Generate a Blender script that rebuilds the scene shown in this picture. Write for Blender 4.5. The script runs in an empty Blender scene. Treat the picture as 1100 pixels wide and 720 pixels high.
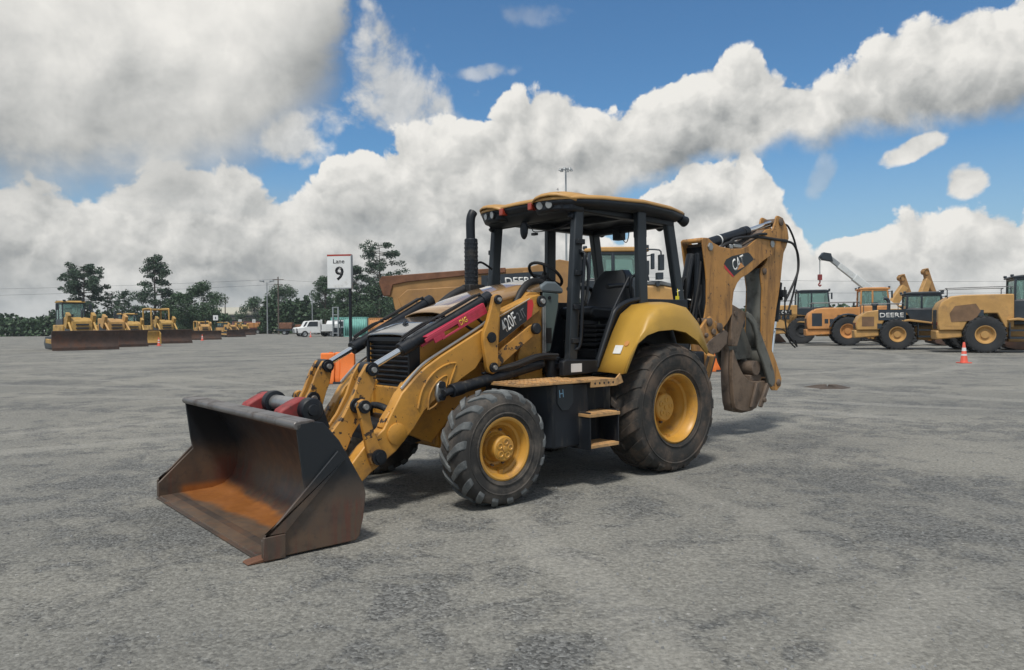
import bpy, math, random
from mathutils import Vector, Matrix
R = math.radians
random.seed(7)
scene = bpy.context.scene
COL = scene.collection
V = Vector

# ------------------------------------------------------------------ materials
MATS = {}
def new_mat(name):
    m = bpy.data.materials.new(name); m.use_nodes = True
    nt = m.node_tree
    return m, nt, nt.nodes['Principled BSDF']
def rgba(c): return (c[0], c[1], c[2], 1)
def pmat(name, base, rough=.5, metal=0.0, dirt=None, dirt_amt=0.3, dirt_scale=3.0, chip=None, chip_amt=0.0, chip_scale=14.0,
         var=.12, bump=.0, bump_scale=60, spec=.5, coat=0.0, streak=False):
    """painted / worn surface: broad tone variation, dirt patches and sharp chips, all from noise"""
    m, nt, b = new_mat(name); N, L = nt.nodes, nt.links
    tc = N.new('ShaderNodeTexCoord')
    def noise(scale, detail, rough_, vec=None):
        n = N.new('ShaderNodeTexNoise'); n.inputs['Scale'].default_value = scale
        n.inputs['Detail'].default_value = detail; n.inputs['Roughness'].default_value = rough_
        L.new(vec or tc.outputs['Object'], n.inputs['Vector']); return n.outputs['Fac']
    def ramp(fac, a, c):
        r = N.new('ShaderNodeMapRange'); r.interpolation_type = 'SMOOTHSTEP'
        r.inputs['From Min'].default_value = a; r.inputs['From Max'].default_value = c
        L.new(fac, r.inputs['Value']); return r.outputs['Result']
    def mix(fac, ca, cb):
        x = N.new('ShaderNodeMix'); x.data_type = 'RGBA'
        if isinstance(fac, (int, float)): x.inputs[0].default_value = fac
        else: L.new(fac, x.inputs[0])
        for i, cc in ((6, ca), (7, cb)):
            if isinstance(cc, tuple): x.inputs[i].default_value = rgba(cc)
            else: L.new(cc, x.inputs[i])
        return x.outputs[2]
    lo = tuple(c*(1-var) for c in base); hi = tuple(min(1, c*(1+var)) for c in base)
    col = mix(ramp(noise(2.3, 4, .6), .3, .7), lo, hi)
    rgh = None
    if dirt:
        vec = None
        if streak:
            mp = N.new('ShaderNodeMapping'); mp.inputs['Scale'].default_value = (3, 3, .5)
            L.new(tc.outputs['Object'], mp.inputs['Vector']); vec = mp.outputs['Vector']
        d = ramp(noise(dirt_scale, 8, .68, vec), .62-.35*dirt_amt, .82-.25*dirt_amt)
        k = N.new('ShaderNodeMath'); k.operation = 'MULTIPLY'; k.inputs[1].default_value = .85
        L.new(d, k.inputs[0])
        col = mix(k.outputs[0], col, dirt)
        q = N.new('ShaderNodeMapRange'); q.inputs['To Min'].default_value = rough; q.inputs['To Max'].default_value = min(1, rough+.35)
        L.new(k.outputs[0], q.inputs['Value']); rgh = q.outputs['Result']
    if chip:
        t = .74-.3*chip_amt
        c = ramp(noise(chip_scale, 6, .62), t, t+.03)
        col = mix(c, col, chip)
    L.new(col, b.inputs['Base Color'])
    if rgh: L.new(rgh, b.inputs['Roughness'])
    else: b.inputs['Roughness'].default_value = rough
    b.inputs['Metallic'].default_value = metal
    b.inputs['Specular IOR Level'].default_value = spec
    b.inputs['Coat Weight'].default_value = coat
    if bump:
        bp = N.new('ShaderNodeBump'); bp.inputs['Strength'].default_value = bump; bp.inputs['Distance'].default_value = .01
        L.new(noise(bump_scale, 5, .6), bp.inputs['Height']); L.new(bp.outputs['Normal'], b.inputs['Normal'])
    MATS[name] = m
    return m
RUST = (.10, .035, .012); MUD = (.11, .085, .06); DUST = (.23, .20, .165)
YEL = (.50, .245, .040)
pmat('yellow', YEL, .45, dirt=(.20,.11,.04), dirt_amt=.46, dirt_scale=2.6, chip=(.055,.033,.02), chip_amt=.34, chip_scale=22, var=.13, bump=.08)
pmat('web_worn', (.26,.15,.05), .6, dirt=(.09,.06,.04), dirt_amt=.5, dirt_scale=9, var=.2, bump=.1)
pmat('yellow_worn', (.49,.24,.045), .5, dirt=(.22,.12,.05), dirt_amt=.42, dirt_scale=4, chip=(.05,.032,.022), chip_amt=.60, chip_scale=13, var=.14, bump=.08)
pmat('yellow_boom', (.44,.215,.055), .5, dirt=(.17,.095,.045), dirt_amt=.52, dirt_scale=3, chip=(.06,.036,.024), chip_amt=.38, chip_scale=20, var=.14, bump=.06, streak=True)
pmat('yellow_fender', (.47,.275,.045), .45, dirt=(.33,.21,.06), dirt_amt=.3, dirt_scale=1.6, var=.07, bump=.03)
pmat('yellow_rim', (.52,.27,.045), .42, dirt=(.28,.15,.06), dirt_amt=.35, dirt_scale=6, var=.1)
pmat('yellow_roof', (.46,.26,.085), .5, dirt=(.30,.17,.07), dirt_amt=.3, dirt_scale=2, var=.08)
pmat('lip_steel', (.16,.15,.145), .38, metal=.5, dirt=(.07,.05,.04), dirt_amt=.45, dirt_scale=5, var=.2, bump=.1)
pmat('yellow_tread', (.50,.29,.12), .6, dirt=(.16,.11,.07), dirt_amt=.55, dirt_scale=9, var=.2)
pmat('hood_gloss', (.34,.21,.10), .10, dirt=(.27,.17,.10), dirt_amt=.3, dirt_scale=2, var=.08, coat=1.0)
pmat('black_gloss', (.075,.08,.085), .18, dirt=(.10,.10,.10), dirt_amt=.3, var=.2, coat=1.0, spec=1.0)
pmat('black_paint', (.009,.012,.017), .45, dirt=(.05,.047,.042), dirt_amt=.24, dirt_scale=5, var=.25, spec=.35)
pmat('black_dusty', (.011,.014,.019), .5, dirt=(.085,.077,.065), dirt_amt=.30, dirt_scale=4, var=.25, streak=True, spec=.35)
pmat('post_grey', (.014,.020,.026), .45, dirt=(.08,.08,.08), dirt_amt=.2, var=.15)
pmat('rubber_hose', (.012,.012,.013), .6, dirt=(.05,.045,.04), dirt_amt=.25, var=.2)
pmat('chrome', (.75,.77,.78), .12, metal=1.0, var=.03)
pmat('steel', (.35,.35,.34), .4, metal=.8, dirt=(.12,.08,.06), dirt_amt=.3, var=.1)
pmat('red_paint', (.47,.035,.075), .45, dirt=(.25,.03,.03), dirt_amt=.3, var=.12)
pmat('red_worn', (.27,.035,.035), .6, dirt=(.10,.05,.045), dirt_amt=.45, dirt_scale=9, chip=(.05,.03,.025), chip_amt=.4, var=.2, bump=.1)
pmat('seat_vinyl', (.010,.011,.013), .42, var=.2, bump=.05, bump_scale=200)
pmat('console_grey', (.085,.12,.12), .5, dirt=(.05,.06,.06), dirt_amt=.25, var=.1)
pmat('console_top', (.13,.16,.18), .5, var=.08)
pmat('decal_black', (.010,.012,.015), .35, dirt=(.05,.045,.04), dirt_amt=.2, var=.1)
pmat('decal_white', (.72,.72,.70), .5, dirt=(.4,.36,.3), dirt_amt=.3, dirt_scale=20, var=.05)
pmat('decal_red', (.55,.03,.035), .45, var=.1)
pmat('decal_yellow', (.75,.52,.05), .5, var=.1)
pmat('outline_grey', (.16,.16,.17), .5, var=.05)
pmat('lamp_lens', (.30,.32,.33), .12, var=.1, coat=.6)
pmat('lamp_red', (.33,.04,.02), .25, var=.1, coat=.5)
pmat('paint_blue', (.22,.40,.55), .6, var=.1)
pmat('tag_yellow', (.78,.66,.03), .6, var=.05)
pmat('tyre', (.030,.029,.028), .85, dirt=(.125,.108,.092), dirt_amt=.60, dirt_scale=4, var=.2, bump=.25, bump_scale=40)
pmat('tyre_lug', (.075,.082,.085), .85, dirt=(.19,.20,.20), dirt_amt=.6, dirt_scale=6, var=.2, bump=.3, bump_scale=50)
pmat('tyre_rear', (.032,.031,.029), .85, dirt=(.125,.092,.070), dirt_amt=.60, dirt_scale=5, var=.25, bump=.3, bump_scale=45)
pmat('bucket_brown', (.060,.044,.034), .55, metal=.15, dirt=(.12,.06,.03), dirt_amt=.45, dirt_scale=3, chip=(.03,.028,.028), chip_amt=.4, var=.25, bump=.1)
pmat('hoe_brown', (.125,.090,.066), .65, dirt=(.05,.04,.034), dirt_amt=.45, dirt_scale=5, chip=(.16,.10,.06), chip_amt=.3, var=.25, bump=.15)
pmat('hoe_rusty', (.15,.105,.072), .65, dirt=(.07,.052,.04), dirt_amt=.45, dirt_scale=5, chip=(.20,.12,.065), chip_amt=.35, var=.25, bump=.15)
pmat('hoe_grey', (.12,.12,.105), .65, dirt=(.05,.045,.04), dirt_amt=.45, dirt_scale=6, var=.2, bump=.1)
pmat('white_paint', (.68,.69,.69), .4, dirt=(.4,.39,.36), dirt_amt=.25, var=.05)
pmat('orange_plastic', (.72,.17,.025), .55, dirt=(.5,.14,.04), dirt_amt=.25, var=.08)
pmat('cone_orange', (.66,.10,.06), .55, var=.08)
pmat('far_yellow', (.46,.28,.075), .55, dirt=(.20,.13,.06), dirt_amt=.48, dirt_scale=1.5, var=.12)
pmat('far_gold', (.47,.27,.09), .5, dirt=(.28,.17,.08), dirt_amt=.35, dirt_scale=1.2, var=.12)
pmat('far_orange', (.55,.25,.08), .5, dirt=(.3,.15,.07), dirt_amt=.3, dirt_scale=1.5, var=.1)
pmat('bed_tan', (.32,.175,.062), .6, dirt=(.26,.15,.08), dirt_amt=.4, dirt_scale=1.5, var=.15)
pmat('bed_rust', (.17,.075,.04), .75, dirt=(.09,.045,.03), dirt_amt=.5, dirt_scale=2, var=.2)
pmat('blade_rust', (.068,.043,.034), .75, dirt=(.13,.06,.035), dirt_amt=.45, dirt_scale=1.0, var=.25)
pmat('far_dark', (.025,.033,.043), .4, var=.2)
pmat('far_rubber', (.022,.024,.027), .8, dirt=(.05,.048,.045), dirt_amt=.3, var=.2)
pmat('grille_tan', (.17,.10,.055), .7, var=.2)
pmat('maroon', (.11,.035,.035), .6, dirt=(.14,.06,.05), dirt_amt=.3, dirt_scale=.6, var=.1)
pmat('teal', (.16,.40,.36), .55, dirt=(.22,.38,.34), dirt_amt=.3, dirt_scale=.6, var=.1)
pmat('box_orange', (.48,.22,.07), .6, dirt=(.35,.16,.06), dirt_amt=.3, dirt_scale=.6, var=.1)
pmat('wall_beige', (.42,.40,.34), .7, var=.06)
pmat('roof_beige', (.44,.42,.34), .6, var=.06)
pmat('wood_pole', (.10,.08,.065), .8, var=.2)
pmat('galv', (.32,.34,.35), .45, metal=.4, var=.08)
pmat('bark', (.075,.058,.047), .9, var=.3)
pmat('leaf_pine', (.036,.070,.038), .7, var=.35)
pmat('leaf_broad', (.040,.080,.034), .65, var=.35)
pmat('crane_white', (.60,.62,.62), .45, dirt=(.35,.34,.32), dirt_amt=.25, dirt_scale=1, var=.06)
pmat('stone', (.20,.205,.205), .9, var=.4)

def glass_mat(name, col, rough=.05):
    m, nt, b = new_mat(name)
    b.inputs['Base Color'].default_value = rgba(col); b.inputs['Roughness'].default_value = rough
    b.inputs['Transmission Weight'].default_value = .75; b.inputs['IOR'].default_value = 1.2
    MATS[name] = m
glass_mat('cab_glass', (.42,.60,.56))

# ground: compacted crushed asphalt with pebbles, dusty drifts and curved tyre tracks
def ground_mat():
    m, nt, b = new_mat('crushed_asphalt'); N, L = nt.nodes, nt.links
    tc = N.new('ShaderNodeTexCoord')
    def noise(scale, detail, rgh=.6, dist=0, vec=None):
        n = N.new('ShaderNodeTexNoise'); n.inputs['Scale'].default_value = scale; n.inputs['Detail'].default_value = detail
        n.inputs['Roughness'].default_value = rgh; n.inputs['Distortion'].default_value = dist
        L.new(vec or tc.outputs['Object'], n.inputs['Vector']); return n.outputs['Fac']
    def mr(fac, a, c, lo=0, hi=1, smooth=True):
        r = N.new('ShaderNodeMapRange'); r.interpolation_type = 'SMOOTHSTEP' if smooth else 'LINEAR'
        for k, v in (('From Min',a),('From Max',c),('To Min',lo),('To Max',hi)): r.inputs[k].default_value = v
        L.new(fac, r.inputs['Value']); return r.outputs['Result']
    def mix(fac, ca, cb, mode='MIX'):
        x = N.new('ShaderNodeMix'); x.data_type = 'RGBA'; x.blend_type = mode
        if isinstance(fac, (int, float)): x.inputs[0].default_value = fac
        else: L.new(fac, x.inputs[0])
        for i, cc in ((6, ca), (7, cb)):
            if isinstance(cc, tuple): x.inputs[i].default_value = rgba(cc)
            else: L.new(cc, x.inputs[i])
        return x.outputs[2]
    def mth(op, a, c):
        x = N.new('ShaderNodeMath'); x.operation = op
        for i, v in enumerate((a, c)):
            if isinstance(v, (int, float)): x.inputs[i].default_value = v
            else: L.new(v, x.inputs[i])
        return x.outputs[0]
    big = mr(noise(.28, 5, .6, .6), .35, .68)
    col = mix(big, (.186,.184,.168), (.245,.238,.210))
    clump = mth('ADD', noise(2.4, 9, .76, .5), mth('MULTIPLY', mth('SUBTRACT', noise(.45, 4, .6, .3), .5), .75))
    gravel = mr(clump, .46, .62)
    col = mix(mth('MULTIPLY', gravel, .62), col, (.104,.109,.112))
    # wheel tracks: pairs of arcs about turning centres, with fading and tread ripple
    sepx = N.new('ShaderNodeSeparateXYZ'); L.new(tc.outputs['Object'], sepx.inputs[0])
    wob = mth('MULTIPLY', mth('SUBTRACT', noise(.5, 3), .5), 1.1)
    tracks = None
    for cx, cy, rad, wd, fade in ((-14, 22, 13.2, .20, .9), (-14, 22, 15.1, .20, .9), (16, -9, 17.0, .22, 1), (16, -9, 18.9, .22, 1), (20, 34, 24.5, .26, 1), (20, 34, 26.4, .26, .9),
                                  (-4, 40, 22.0, .25, .8), (-4, 40, 24.2, .25, .8), (-30, -4, 31.5, .18, .8), (-30, -4, 33.2, .18, .8), (60, 60, 66, .35, .8), (60, 60, 68.4, .35, .8), (-60, 80, 62, .4, .8), (-60, 80, 65, .4, .8)):
        dx = mth('SUBTRACT', sepx.outputs[0], cx); dy = mth('SUBTRACT', sepx.outputs[1], cy)
        d = mth('SQRT', mth('ADD', mth('MULTIPLY', dx, dx), mth('MULTIPLY', dy, dy)), 0)
        off = mth('ABSOLUTE', mth('ADD', mth('SUBTRACT', d, rad), wob), 0)
        t = mth('MULTIPLY', mr(off, wd*1.15, wd*.55), fade)
        tracks = t if tracks is None else mth('MAXIMUM', tracks, t)
    tracks = mth('MULTIPLY', tracks, mr(noise(.33, 4, .6, .3), .32, .52))
    tracks = mth('MULTIPLY', tracks, mr(noise(7, 4, .6), .25, .6, .45, 1))
    dust = mr(noise(.11, 5, .62, .8), .45, .62)
    col = mix(mth('MULTIPLY', dust, .25), col, (.285,.277,.248))
    col = mix(mth('MULTIPLY', tracks, .42), col, (.33,.32,.286))
    loose = mth('ADD', mth('MULTIPLY', gravel, .6), .42)
    loose = mth('MULTIPLY', loose, mth('SUBTRACT', 1, mth('MULTIPLY', tracks, .7)))
    # pebbles
    vo = N.new('ShaderNodeTexVoronoi'); vo.inputs['Scale'].default_value = 58; vo.inputs['Randomness'].default_value = 1
    L.new(tc.outputs['Object'], vo.inputs['Vector'])
    hs = N.new('ShaderNodeSeparateColor'); L.new(vo.outputs['Color'], hs.inputs[0])
    tone = mr(hs.outputs[0], 0, 1, .50, 1.52, False)
    vm = N.new('ShaderNodeVectorMath'); vm.operation = 'SCALE'; L.new(col, vm.inputs[0]); L.new(tone, vm.inputs['Scale'])
    col = mix(mth('MULTIPLY', loose, .95), col, vm.outputs[0])
    grit = noise(30, 6, .75)
    g2 = mr(grit, .3, .7, .60, 1.40, False)
    vm2 = N.new('ShaderNodeVectorMath'); vm2.operation = 'SCALE'; L.new(col, vm2.inputs[0]); L.new(g2, vm2.inputs['Scale'])
    col = vm2.outputs[0]
    pits = mr(noise(24, 5, .7), .38, .31)
    col = mix(mth('MULTIPLY', pits, .45), col, (.075,.078,.08))
    # a few white chips and dark oil spots
    vo2 = N.new('ShaderNodeTexVoronoi'); vo2.inputs['Scale'].default_value = 17; L.new(tc.outputs['Object'], vo2.inputs['Vector'])
    hs2 = N.new('ShaderNodeSeparateColor'); L.new(vo2.outputs['Color'], hs2.inputs[0])
    chip = mth('MULTIPLY', mr(vo2.outputs['Distance'], .16, .12), mr(hs2.outputs[1], .93, .95))
    col = mix(mth('MULTIPLY', chip, .7), col, (.45,.44,.42))
    oil = mr(noise(.75, 3, .5, .2), .69, .74)
    col = mix(mth('MULTIPLY', oil, .45), col, (.07,.07,.07))
    L.new(col, b.inputs['Base Color'])
    b.inputs['Roughness'].default_value = .92; b.inputs['Specular IOR Level'].default_value = .25
    h = mth('ADD', mth('MULTIPLY', mth('MULTIPLY', vo.outputs['Distance'], loose), -.8), mth('MULTIPLY', grit, .8))
    h = mth('ADD', h, mth('MULTIPLY', noise(5, 4), 1.3))
    bp = N.new('ShaderNodeBump'); bp.inputs['Strength'].default_value = .75; bp.inputs['Distance'].default_value = .02
    L.new(h, bp.inputs['Height']); L.new(bp.outputs['Normal'], b.inputs['Normal'])
    MATS['ground'] = m
ground_mat()

# loader bucket: black paint left on the upper outside, bare brown steel and orange rust where it works
def bucket_mat():
    m, nt, b = new_mat('bucket_steel'); N, L = nt.nodes, nt.links
    tc = N.new('ShaderNodeTexCoord'); sp = N.new('ShaderNodeSeparateXYZ'); L.new(tc.outputs['Object'], sp.inputs[0])
    def noise(scale, detail, vec=None):
        n = N.new('ShaderNodeTexNoise'); n.inputs['Scale'].default_value = scale; n.inputs['Detail'].default_value = detail; n.inputs['Roughness'].default_value = .65
        L.new(vec or tc.outputs['Object'], n.inputs['Vector']); return n.outputs['Fac']
    def mth(op, a, c, d=None):
        x = N.new('ShaderNodeMath'); x.operation = op
        for i, v in enumerate((a, c) if d is None else (a, c, d)):
            if isinstance(v, (int, float)): x.inputs[i].default_value = v
            else: L.new(v, x.inputs[i])
        return x.outputs[0]
    def mr(fac, a, c, lo=0, hi=1):
        r = N.new('ShaderNodeMapRange'); r.interpolation_type = 'SMOOTHSTEP'
        for k, v in (('From Min',a),('From Max',c),('To Min',lo),('To Max',hi)): r.inputs[k].default_value = v
        L.new(fac, r.inputs['Value']); return r.outputs['Result']
    def mix(fac, ca, cb):
        x = N.new('ShaderNodeMix'); x.data_type = 'RGBA'
        if isinstance(fac, (int, float)): x.inputs[0].default_value = fac
        else: L.new(fac, x.inputs[0])
        for i, cc in ((6, ca), (7, cb)):
            if isinstance(cc, tuple): x.inputs[i].default_value = rgba(cc)
            else: L.new(cc, x.inputs[i])
        return x.outputs[2]
    n1 = noise(3, 7); n2 = noise(14, 6)
    mp = N.new('ShaderNodeMapping'); mp.inputs['Scale'].default_value = (6, 6, .7); L.new(tc.outputs['Object'], mp.inputs['Vector'])
    st = noise(2.5, 5, mp.outputs['Vector'])
    steel = mix(mr(n1, .35, .65), (.088,.068,.055), (.135,.088,.058))
    steel = mix(mth('MULTIPLY', mr(n2, .5, .72), .5), steel, (.045,.040,.038))
    mp2 = N.new('ShaderNodeMapping'); mp2.inputs['Scale'].default_value = (1.2, 26, 1.2); L.new(tc.outputs['Object'], mp2.inputs['Vector'])
    scr = noise(2.2, 5, mp2.outputs['Vector'])
    steel = mix(mth('MULTIPLY', mr(scr, .56, .72), .55), steel, (.19,.165,.145))
    steel = mix(mth('MULTIPLY', mr(scr, .44, .30), .5), steel, (.045,.036,.030))
    # black paint survives above a ragged line
    zz = mth('ADD', sp.outputs[2], mth('MULTIPLY', mth('SUBTRACT', n1, .5), .35))
    col = mix(mr(zz, .30, .52), steel, (.016,.020,.025))
    # dried red streaks low on the outside
    red = mth('MULTIPLY', mr(st, .50, .80), mr(sp.outputs[2], .42, .1))
    rx = mr(mth('ABSOLUTE', mth('ADD', mth('SUBTRACT', sp.outputs[0], 3.70), mth('MULTIPLY', mth('SUBTRACT', st, .5), .25)), 0), .13, .05)
    red = mth('MAXIMUM', red, mth('MULTIPLY', mth('MULTIPLY', rx, mr(sp.outputs[2], .36, .26)), mr(st, .36, .66)))
    col = mix(mth('MULTIPLY', red, .8), col, (.15,.045,.03))
    # fresh orange rust lying where water stood on the floor
    ox = mth('ABSOLUTE', mth('ADD', mth('SUBTRACT', sp.outputs[0], 3.86), mth('MULTIPLY', mth('SUBTRACT', n1, .5), .22)), 0)
    wide = mth('MULTIPLY_ADD', sp.outputs[1], -.075, .11)
    orange = mth('MULTIPLY', mr(mth('SUBTRACT', ox, wide), .05, -.03), mr(sp.outputs[2], .12, .05))
    inside = mth('LESS_THAN', mth('ABSOLUTE', sp.outputs[1], 0), 1.172)
    orange = mth('MULTIPLY', orange, inside)
    # inner back wall rubbed to rusty brown
    rub = mth('MULTIPLY', mth('MULTIPLY', mr(mth('ABSOLUTE', sp.outputs[1], 0), .95, .5), inside), mr(sp.outputs[2], .68, .4))
    col = mix(mth('MULTIPLY', rub, .5), col, mix(mr(n2, .4, .65), (.105,.08,.06), (.19,.115,.065)))
    col = mix(mth('MULTIPLY', orange, .9), col, mix(n2, (.20,.065,.015), (.42,.16,.035)))
    L.new(col, b.inputs['Base Color'])
    L.new(mr(n1, .3, .7, .38, .62), b.inputs['Roughness']); b.inputs['Metallic'].default_value = .2
    bp = N.new('ShaderNodeBump'); bp.inputs['Strength'].default_value = .12; bp.inputs['Distance'].default_value = .01
    L.new(n2, bp.inputs['Height']); L.new(bp.outputs['Normal'], b.inputs['Normal'])
    MATS['bucket'] = m
bucket_mat()

# ------------------------------------------------------------------ mesh builder
class MB:
    def __init__(s): s.v = []; s.f = []
    def add(s, vs, fs):
        o = len(s.v); s.v += [tuple(p) for p in vs]; s.f += [tuple(i+o for i in f) for f in fs]; return s
    def box(s, x0, x1, y0, y1, z0, z1):
        vs = [(x,y,z) for x in (x0,x1) for y in (y0,y1) for z in (z0,z1)]
        return s.add(vs, [(0,1,3,2),(4,6,7,5),(0,4,5,1),(2,3,7,6),(0,2,6,4),(1,5,7,3)])
    def beam(s, p, q, w, h, up=(0,0,1), w2=None, h2=None):
        """rectangular bar from p to q; w across, h along up"""
        p, q = V(p), V(q); d = (q-p).normalized(); a = d.cross(V(up))
        if a.length < 1e-4: a = d.cross(V((1,0,0)))
        a.normalize(); u = a.cross(d).normalized(); w2 = w2 or w; h2 = h2 or h
        vs = []
        for c, ww, hh in ((p,w,h),(q,w2,h2)):
            for i, j in ((-1,-1),(1,-1),(1,1),(-1,1)): vs.append(c+a*(i*ww/2)+u*(j*hh/2))
        return s.add(vs, [(3,2,1,0),(4,5,6,7),(0,1,5,4),(1,2,6,5),(2,3,7,6),(3,0,4,7)])
    def prism(s, poly, a0, a1, axis='Y'):
        """polygon given in the two other axes (X,Z for Y; Y,Z for X; X,Y for Z) swept from a0 to a1"""
        n = len(poly)
        area = sum(poly[i][0]*poly[(i+1)%n][1]-poly[(i+1)%n][0]*poly[i][1] for i in range(n))
        if (area > 0) == (axis != 'Y'): pl = list(poly)
        else: pl = list(poly)[::-1]
        if axis == 'Y': mk = lambda p, a: (p[0], a, p[1])
        elif axis == 'X': mk = lambda p, a: (a, p[0], p[1])
        else: mk = lambda p, a: (p[0], p[1], a)
        vs = [mk(p,a0) for p in pl]+[mk(p,a1) for p in pl]
        fs = [tuple(range(n))[::-1], tuple(range(n,2*n))]+[(i,(i+1)%n,n+(i+1)%n,n+i) for i in range(n)]
        return s.add(vs, fs)
    def tube(s, pts, r, n=10, smooth=0):
        pts = [V(p) for p in pts]
        if smooth: pts = spline(pts, smooth)
        rs = r if isinstance(r, (list, tuple)) else [r]*len(pts)
        vs, fs = [], []; prev = None
        for i, p in enumerate(pts):
            d = (pts[min(i+1,len(pts)-1)]-pts[max(i-1,0)]).normalized()
            if prev is None:
                a = d.cross(V((0,0,1)));
                if a.length < 1e-3: a = d.cross(V((1,0,0)))
            else: a = prev-d*prev.dot(d)
            a.normalize(); prev = a; bb = d.cross(a)
            for k in range(n):
                t = 2*math.pi*k/n; vs.append(p+(a*math.cos(t)+bb*math.sin(t))*rs[i])
        for i in range(len(pts)-1):
            for k in range(n): fs.append((i*n+k, i*n+(k+1)%n, (i+1)*n+(k+1)%n, (i+1)*n+k))
        fs.append(tuple(range(n))[::-1]); fs.append(tuple((len(pts)-1)*n+k for k in range(n)))
        return s.add(vs, fs)
    def cyl(s, p, q, r, r2=None, n=20): return s.tube([p,q], [r, r if r2 is None else r2], n)
    def lathe(s, prof, c, axis='Y', n=48, closed=False):
        """profile of (radius, along) turned round an axis through c"""
        c = V(c); vs, fs = [], []; m = len(prof)
        for k in range(n):
            t = 2*math.pi*k/n; ct, st = math.cos(t), math.sin(t)
            for r, a in prof:
                if axis == 'Y': vs.append((c.x+r*ct, c.y+a, c.z+r*st))
                elif axis == 'X': vs.append((c.x+a, c.y+r*ct, c.z+r*st))
                else: vs.append((c.x+r*ct, c.y+r*st, c.z+a))
        for k in range(n):
            k2 = (k+1)%n
            for i in range(m-1 if not closed else m):
                j = (i+1)%m; fs.append((k*m+i, k2*m+i, k2*m+j, k*m+j))
        return s.add(vs, fs)
    def ball(s, c, rx, ry=None, rz=None, nu=14, nv=8):
        ry = ry or rx; rz = rz or rx; vs, fs = [], []
        for j in range(nv+1):
            ph = math.pi*j/nv
            for i in range(nu):
                t = 2*math.pi*i/nu
                vs.append((c[0]+rx*math.sin(ph)*math.cos(t), c[1]+ry*math.sin(ph)*math.sin(t), c[2]+rz*math.cos(ph)))
        for j in range(nv):
            for i in range(nu): fs.append((j*nu+i, (j+1)*nu+i, (j+1)*nu+(i+1)%nu, j*nu+(i+1)%nu))
        return s.add(vs, fs)
    def loft(s, rows, close=False):
        n = len(rows[0]); vs = [p for r in rows for p in r]; fs = []
        for i in range(len(rows)-1):
            for k in range(n if close else n-1): fs.append((i*n+k, i*n+(k+1)%n, (i+1)*n+(k+1)%n, (i+1)*n+k))
        return s.add(vs, fs)
    def xf(s, mat, start=0):
        for i in range(start, len(s.v)): s.v[i] = tuple(mat @ V(s.v[i]))
        return s
    def build(s, name, mat, parent=None, bevel=0, seg=2, angle=38, solid=0, fix=False):
        me = bpy.data.meshes.new(name); me.from_pydata(s.v, [], s.f); me.validate(); me.update()
        if fix:
            import bmesh
            bm = bmesh.new(); bm.from_mesh(me); bmesh.ops.recalc_face_normals(bm, faces=bm.faces); bm.to_mesh(me); bm.free()
        me.materials.append(MATS[mat] if isinstance(mat, str) else mat)
        me.shade_smooth(); me.set_sharp_from_angle(angle=R(angle))
        o = bpy.data.objects.new(name, me); COL.objects.link(o)
        if parent: o.parent = parent
        if solid:
            d = o.modifiers.new('Solid', 'SOLIDIFY'); d.thickness = solid; d.offset = 0
        if bevel:
            d = o.modifiers.new('Bevel', 'BEVEL'); d.width = bevel; d.segments = seg; d.limit_method = 'ANGLE'; d.angle_limit = R(40)
        return o
def spline(pts, k):
    out = []; n = len(pts)
    for i in range(n-1):
        p0, p1, p2, p3 = pts[max(i-1,0)], pts[i], pts[i+1], pts[min(i+2,n-1)]
        for j in range(k):
            t = j/k
            out.append(.5*((2*p1)+(p2-p0)*t+(2*p0-5*p1+4*p2-p3)*t*t+(3*p1-p0-3*p2+p3)*t*t*t))
    out.append(pts[-1]); return out
def thing(name, label, cat, loc=(0,0,0), rz=0, group=None, kind=None):
    o = bpy.data.objects.new(name, None); COL.objects.link(o); o.location = loc; o.rotation_euler = (0,0,rz)
    o.empty_display_size = .3
    return tag(o, label, cat, group, kind)
def tag(o, label=None, cat=None, group=None, kind=None):
    if label: o['label'] = label
    if cat: o['category'] = cat
    if group: o['group'] = group
    if kind: o['kind'] = kind
    return o
def copy_tree(o, parent=None):
    c = o.copy(); COL.objects.link(c)
    if parent: c.parent = parent
    for ch in list(o.children): copy_tree(ch, c)
    return c
def text(name, body, mat, parent, origin, xdir, updir, height, width=None, depth=.002, bold=.0, shear=0):
    """lettering as a flat mesh standing on a surface; origin = lower left corner"""
    cu = bpy.data.curves.new(name, 'FONT'); cu.body = body; cu.size = 1; cu.offset = bold; cu.extrude = 0; cu.shear = shear
    cu.resolution_u = 3
    tmp = bpy.data.objects.new('tmp_lettering', cu); COL.objects.link(tmp)
    bpy.context.view_layer.update()
    me = bpy.data.meshes.new_from_object(tmp.evaluated_get(bpy.context.evaluated_depsgraph_get()))
    bpy.data.objects.remove(tmp); bpy.data.curves.remove(cu)
    xs = [v.co.x for v in me.vertices]; ys = [v.co.y for v in me.vertices]
    x0, x1, y0, y1 = min(xs), max(xs), min(ys), max(ys)
    sy = height/(y1-y0); sx = width/(x1-x0) if width else sy
    xd = V(xdir).normalized(); ud = V(updir); ud = (ud-xd*ud.dot(xd)).normalized(); nd = xd.cross(ud)
    for v in me.vertices:
        v.co = V(origin)+xd*((v.co.x-x0)*sx)+ud*((v.co.y-y0)*sy)+nd*.0
    me.materials.clear(); me.materials.append(MATS[mat]); me.name = name
    o = bpy.data.objects.new(name, me); COL.objects.link(o); o.parent = parent
    d = o.modifiers.new('Solid', 'SOLIDIFY'); d.thickness = depth; d.offset = 1
    return o


# ------------------------------------------------------------------ the backhoe loader (X forward, Y to its left, rear axle at the origin)
hoe = thing('backhoe_loader', 'large yellow backhoe loader with open black canopy and rust-stained front bucket',
            'backhoe loader', (.9403, 8.3537, 0), math.pi+.6925)

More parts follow.
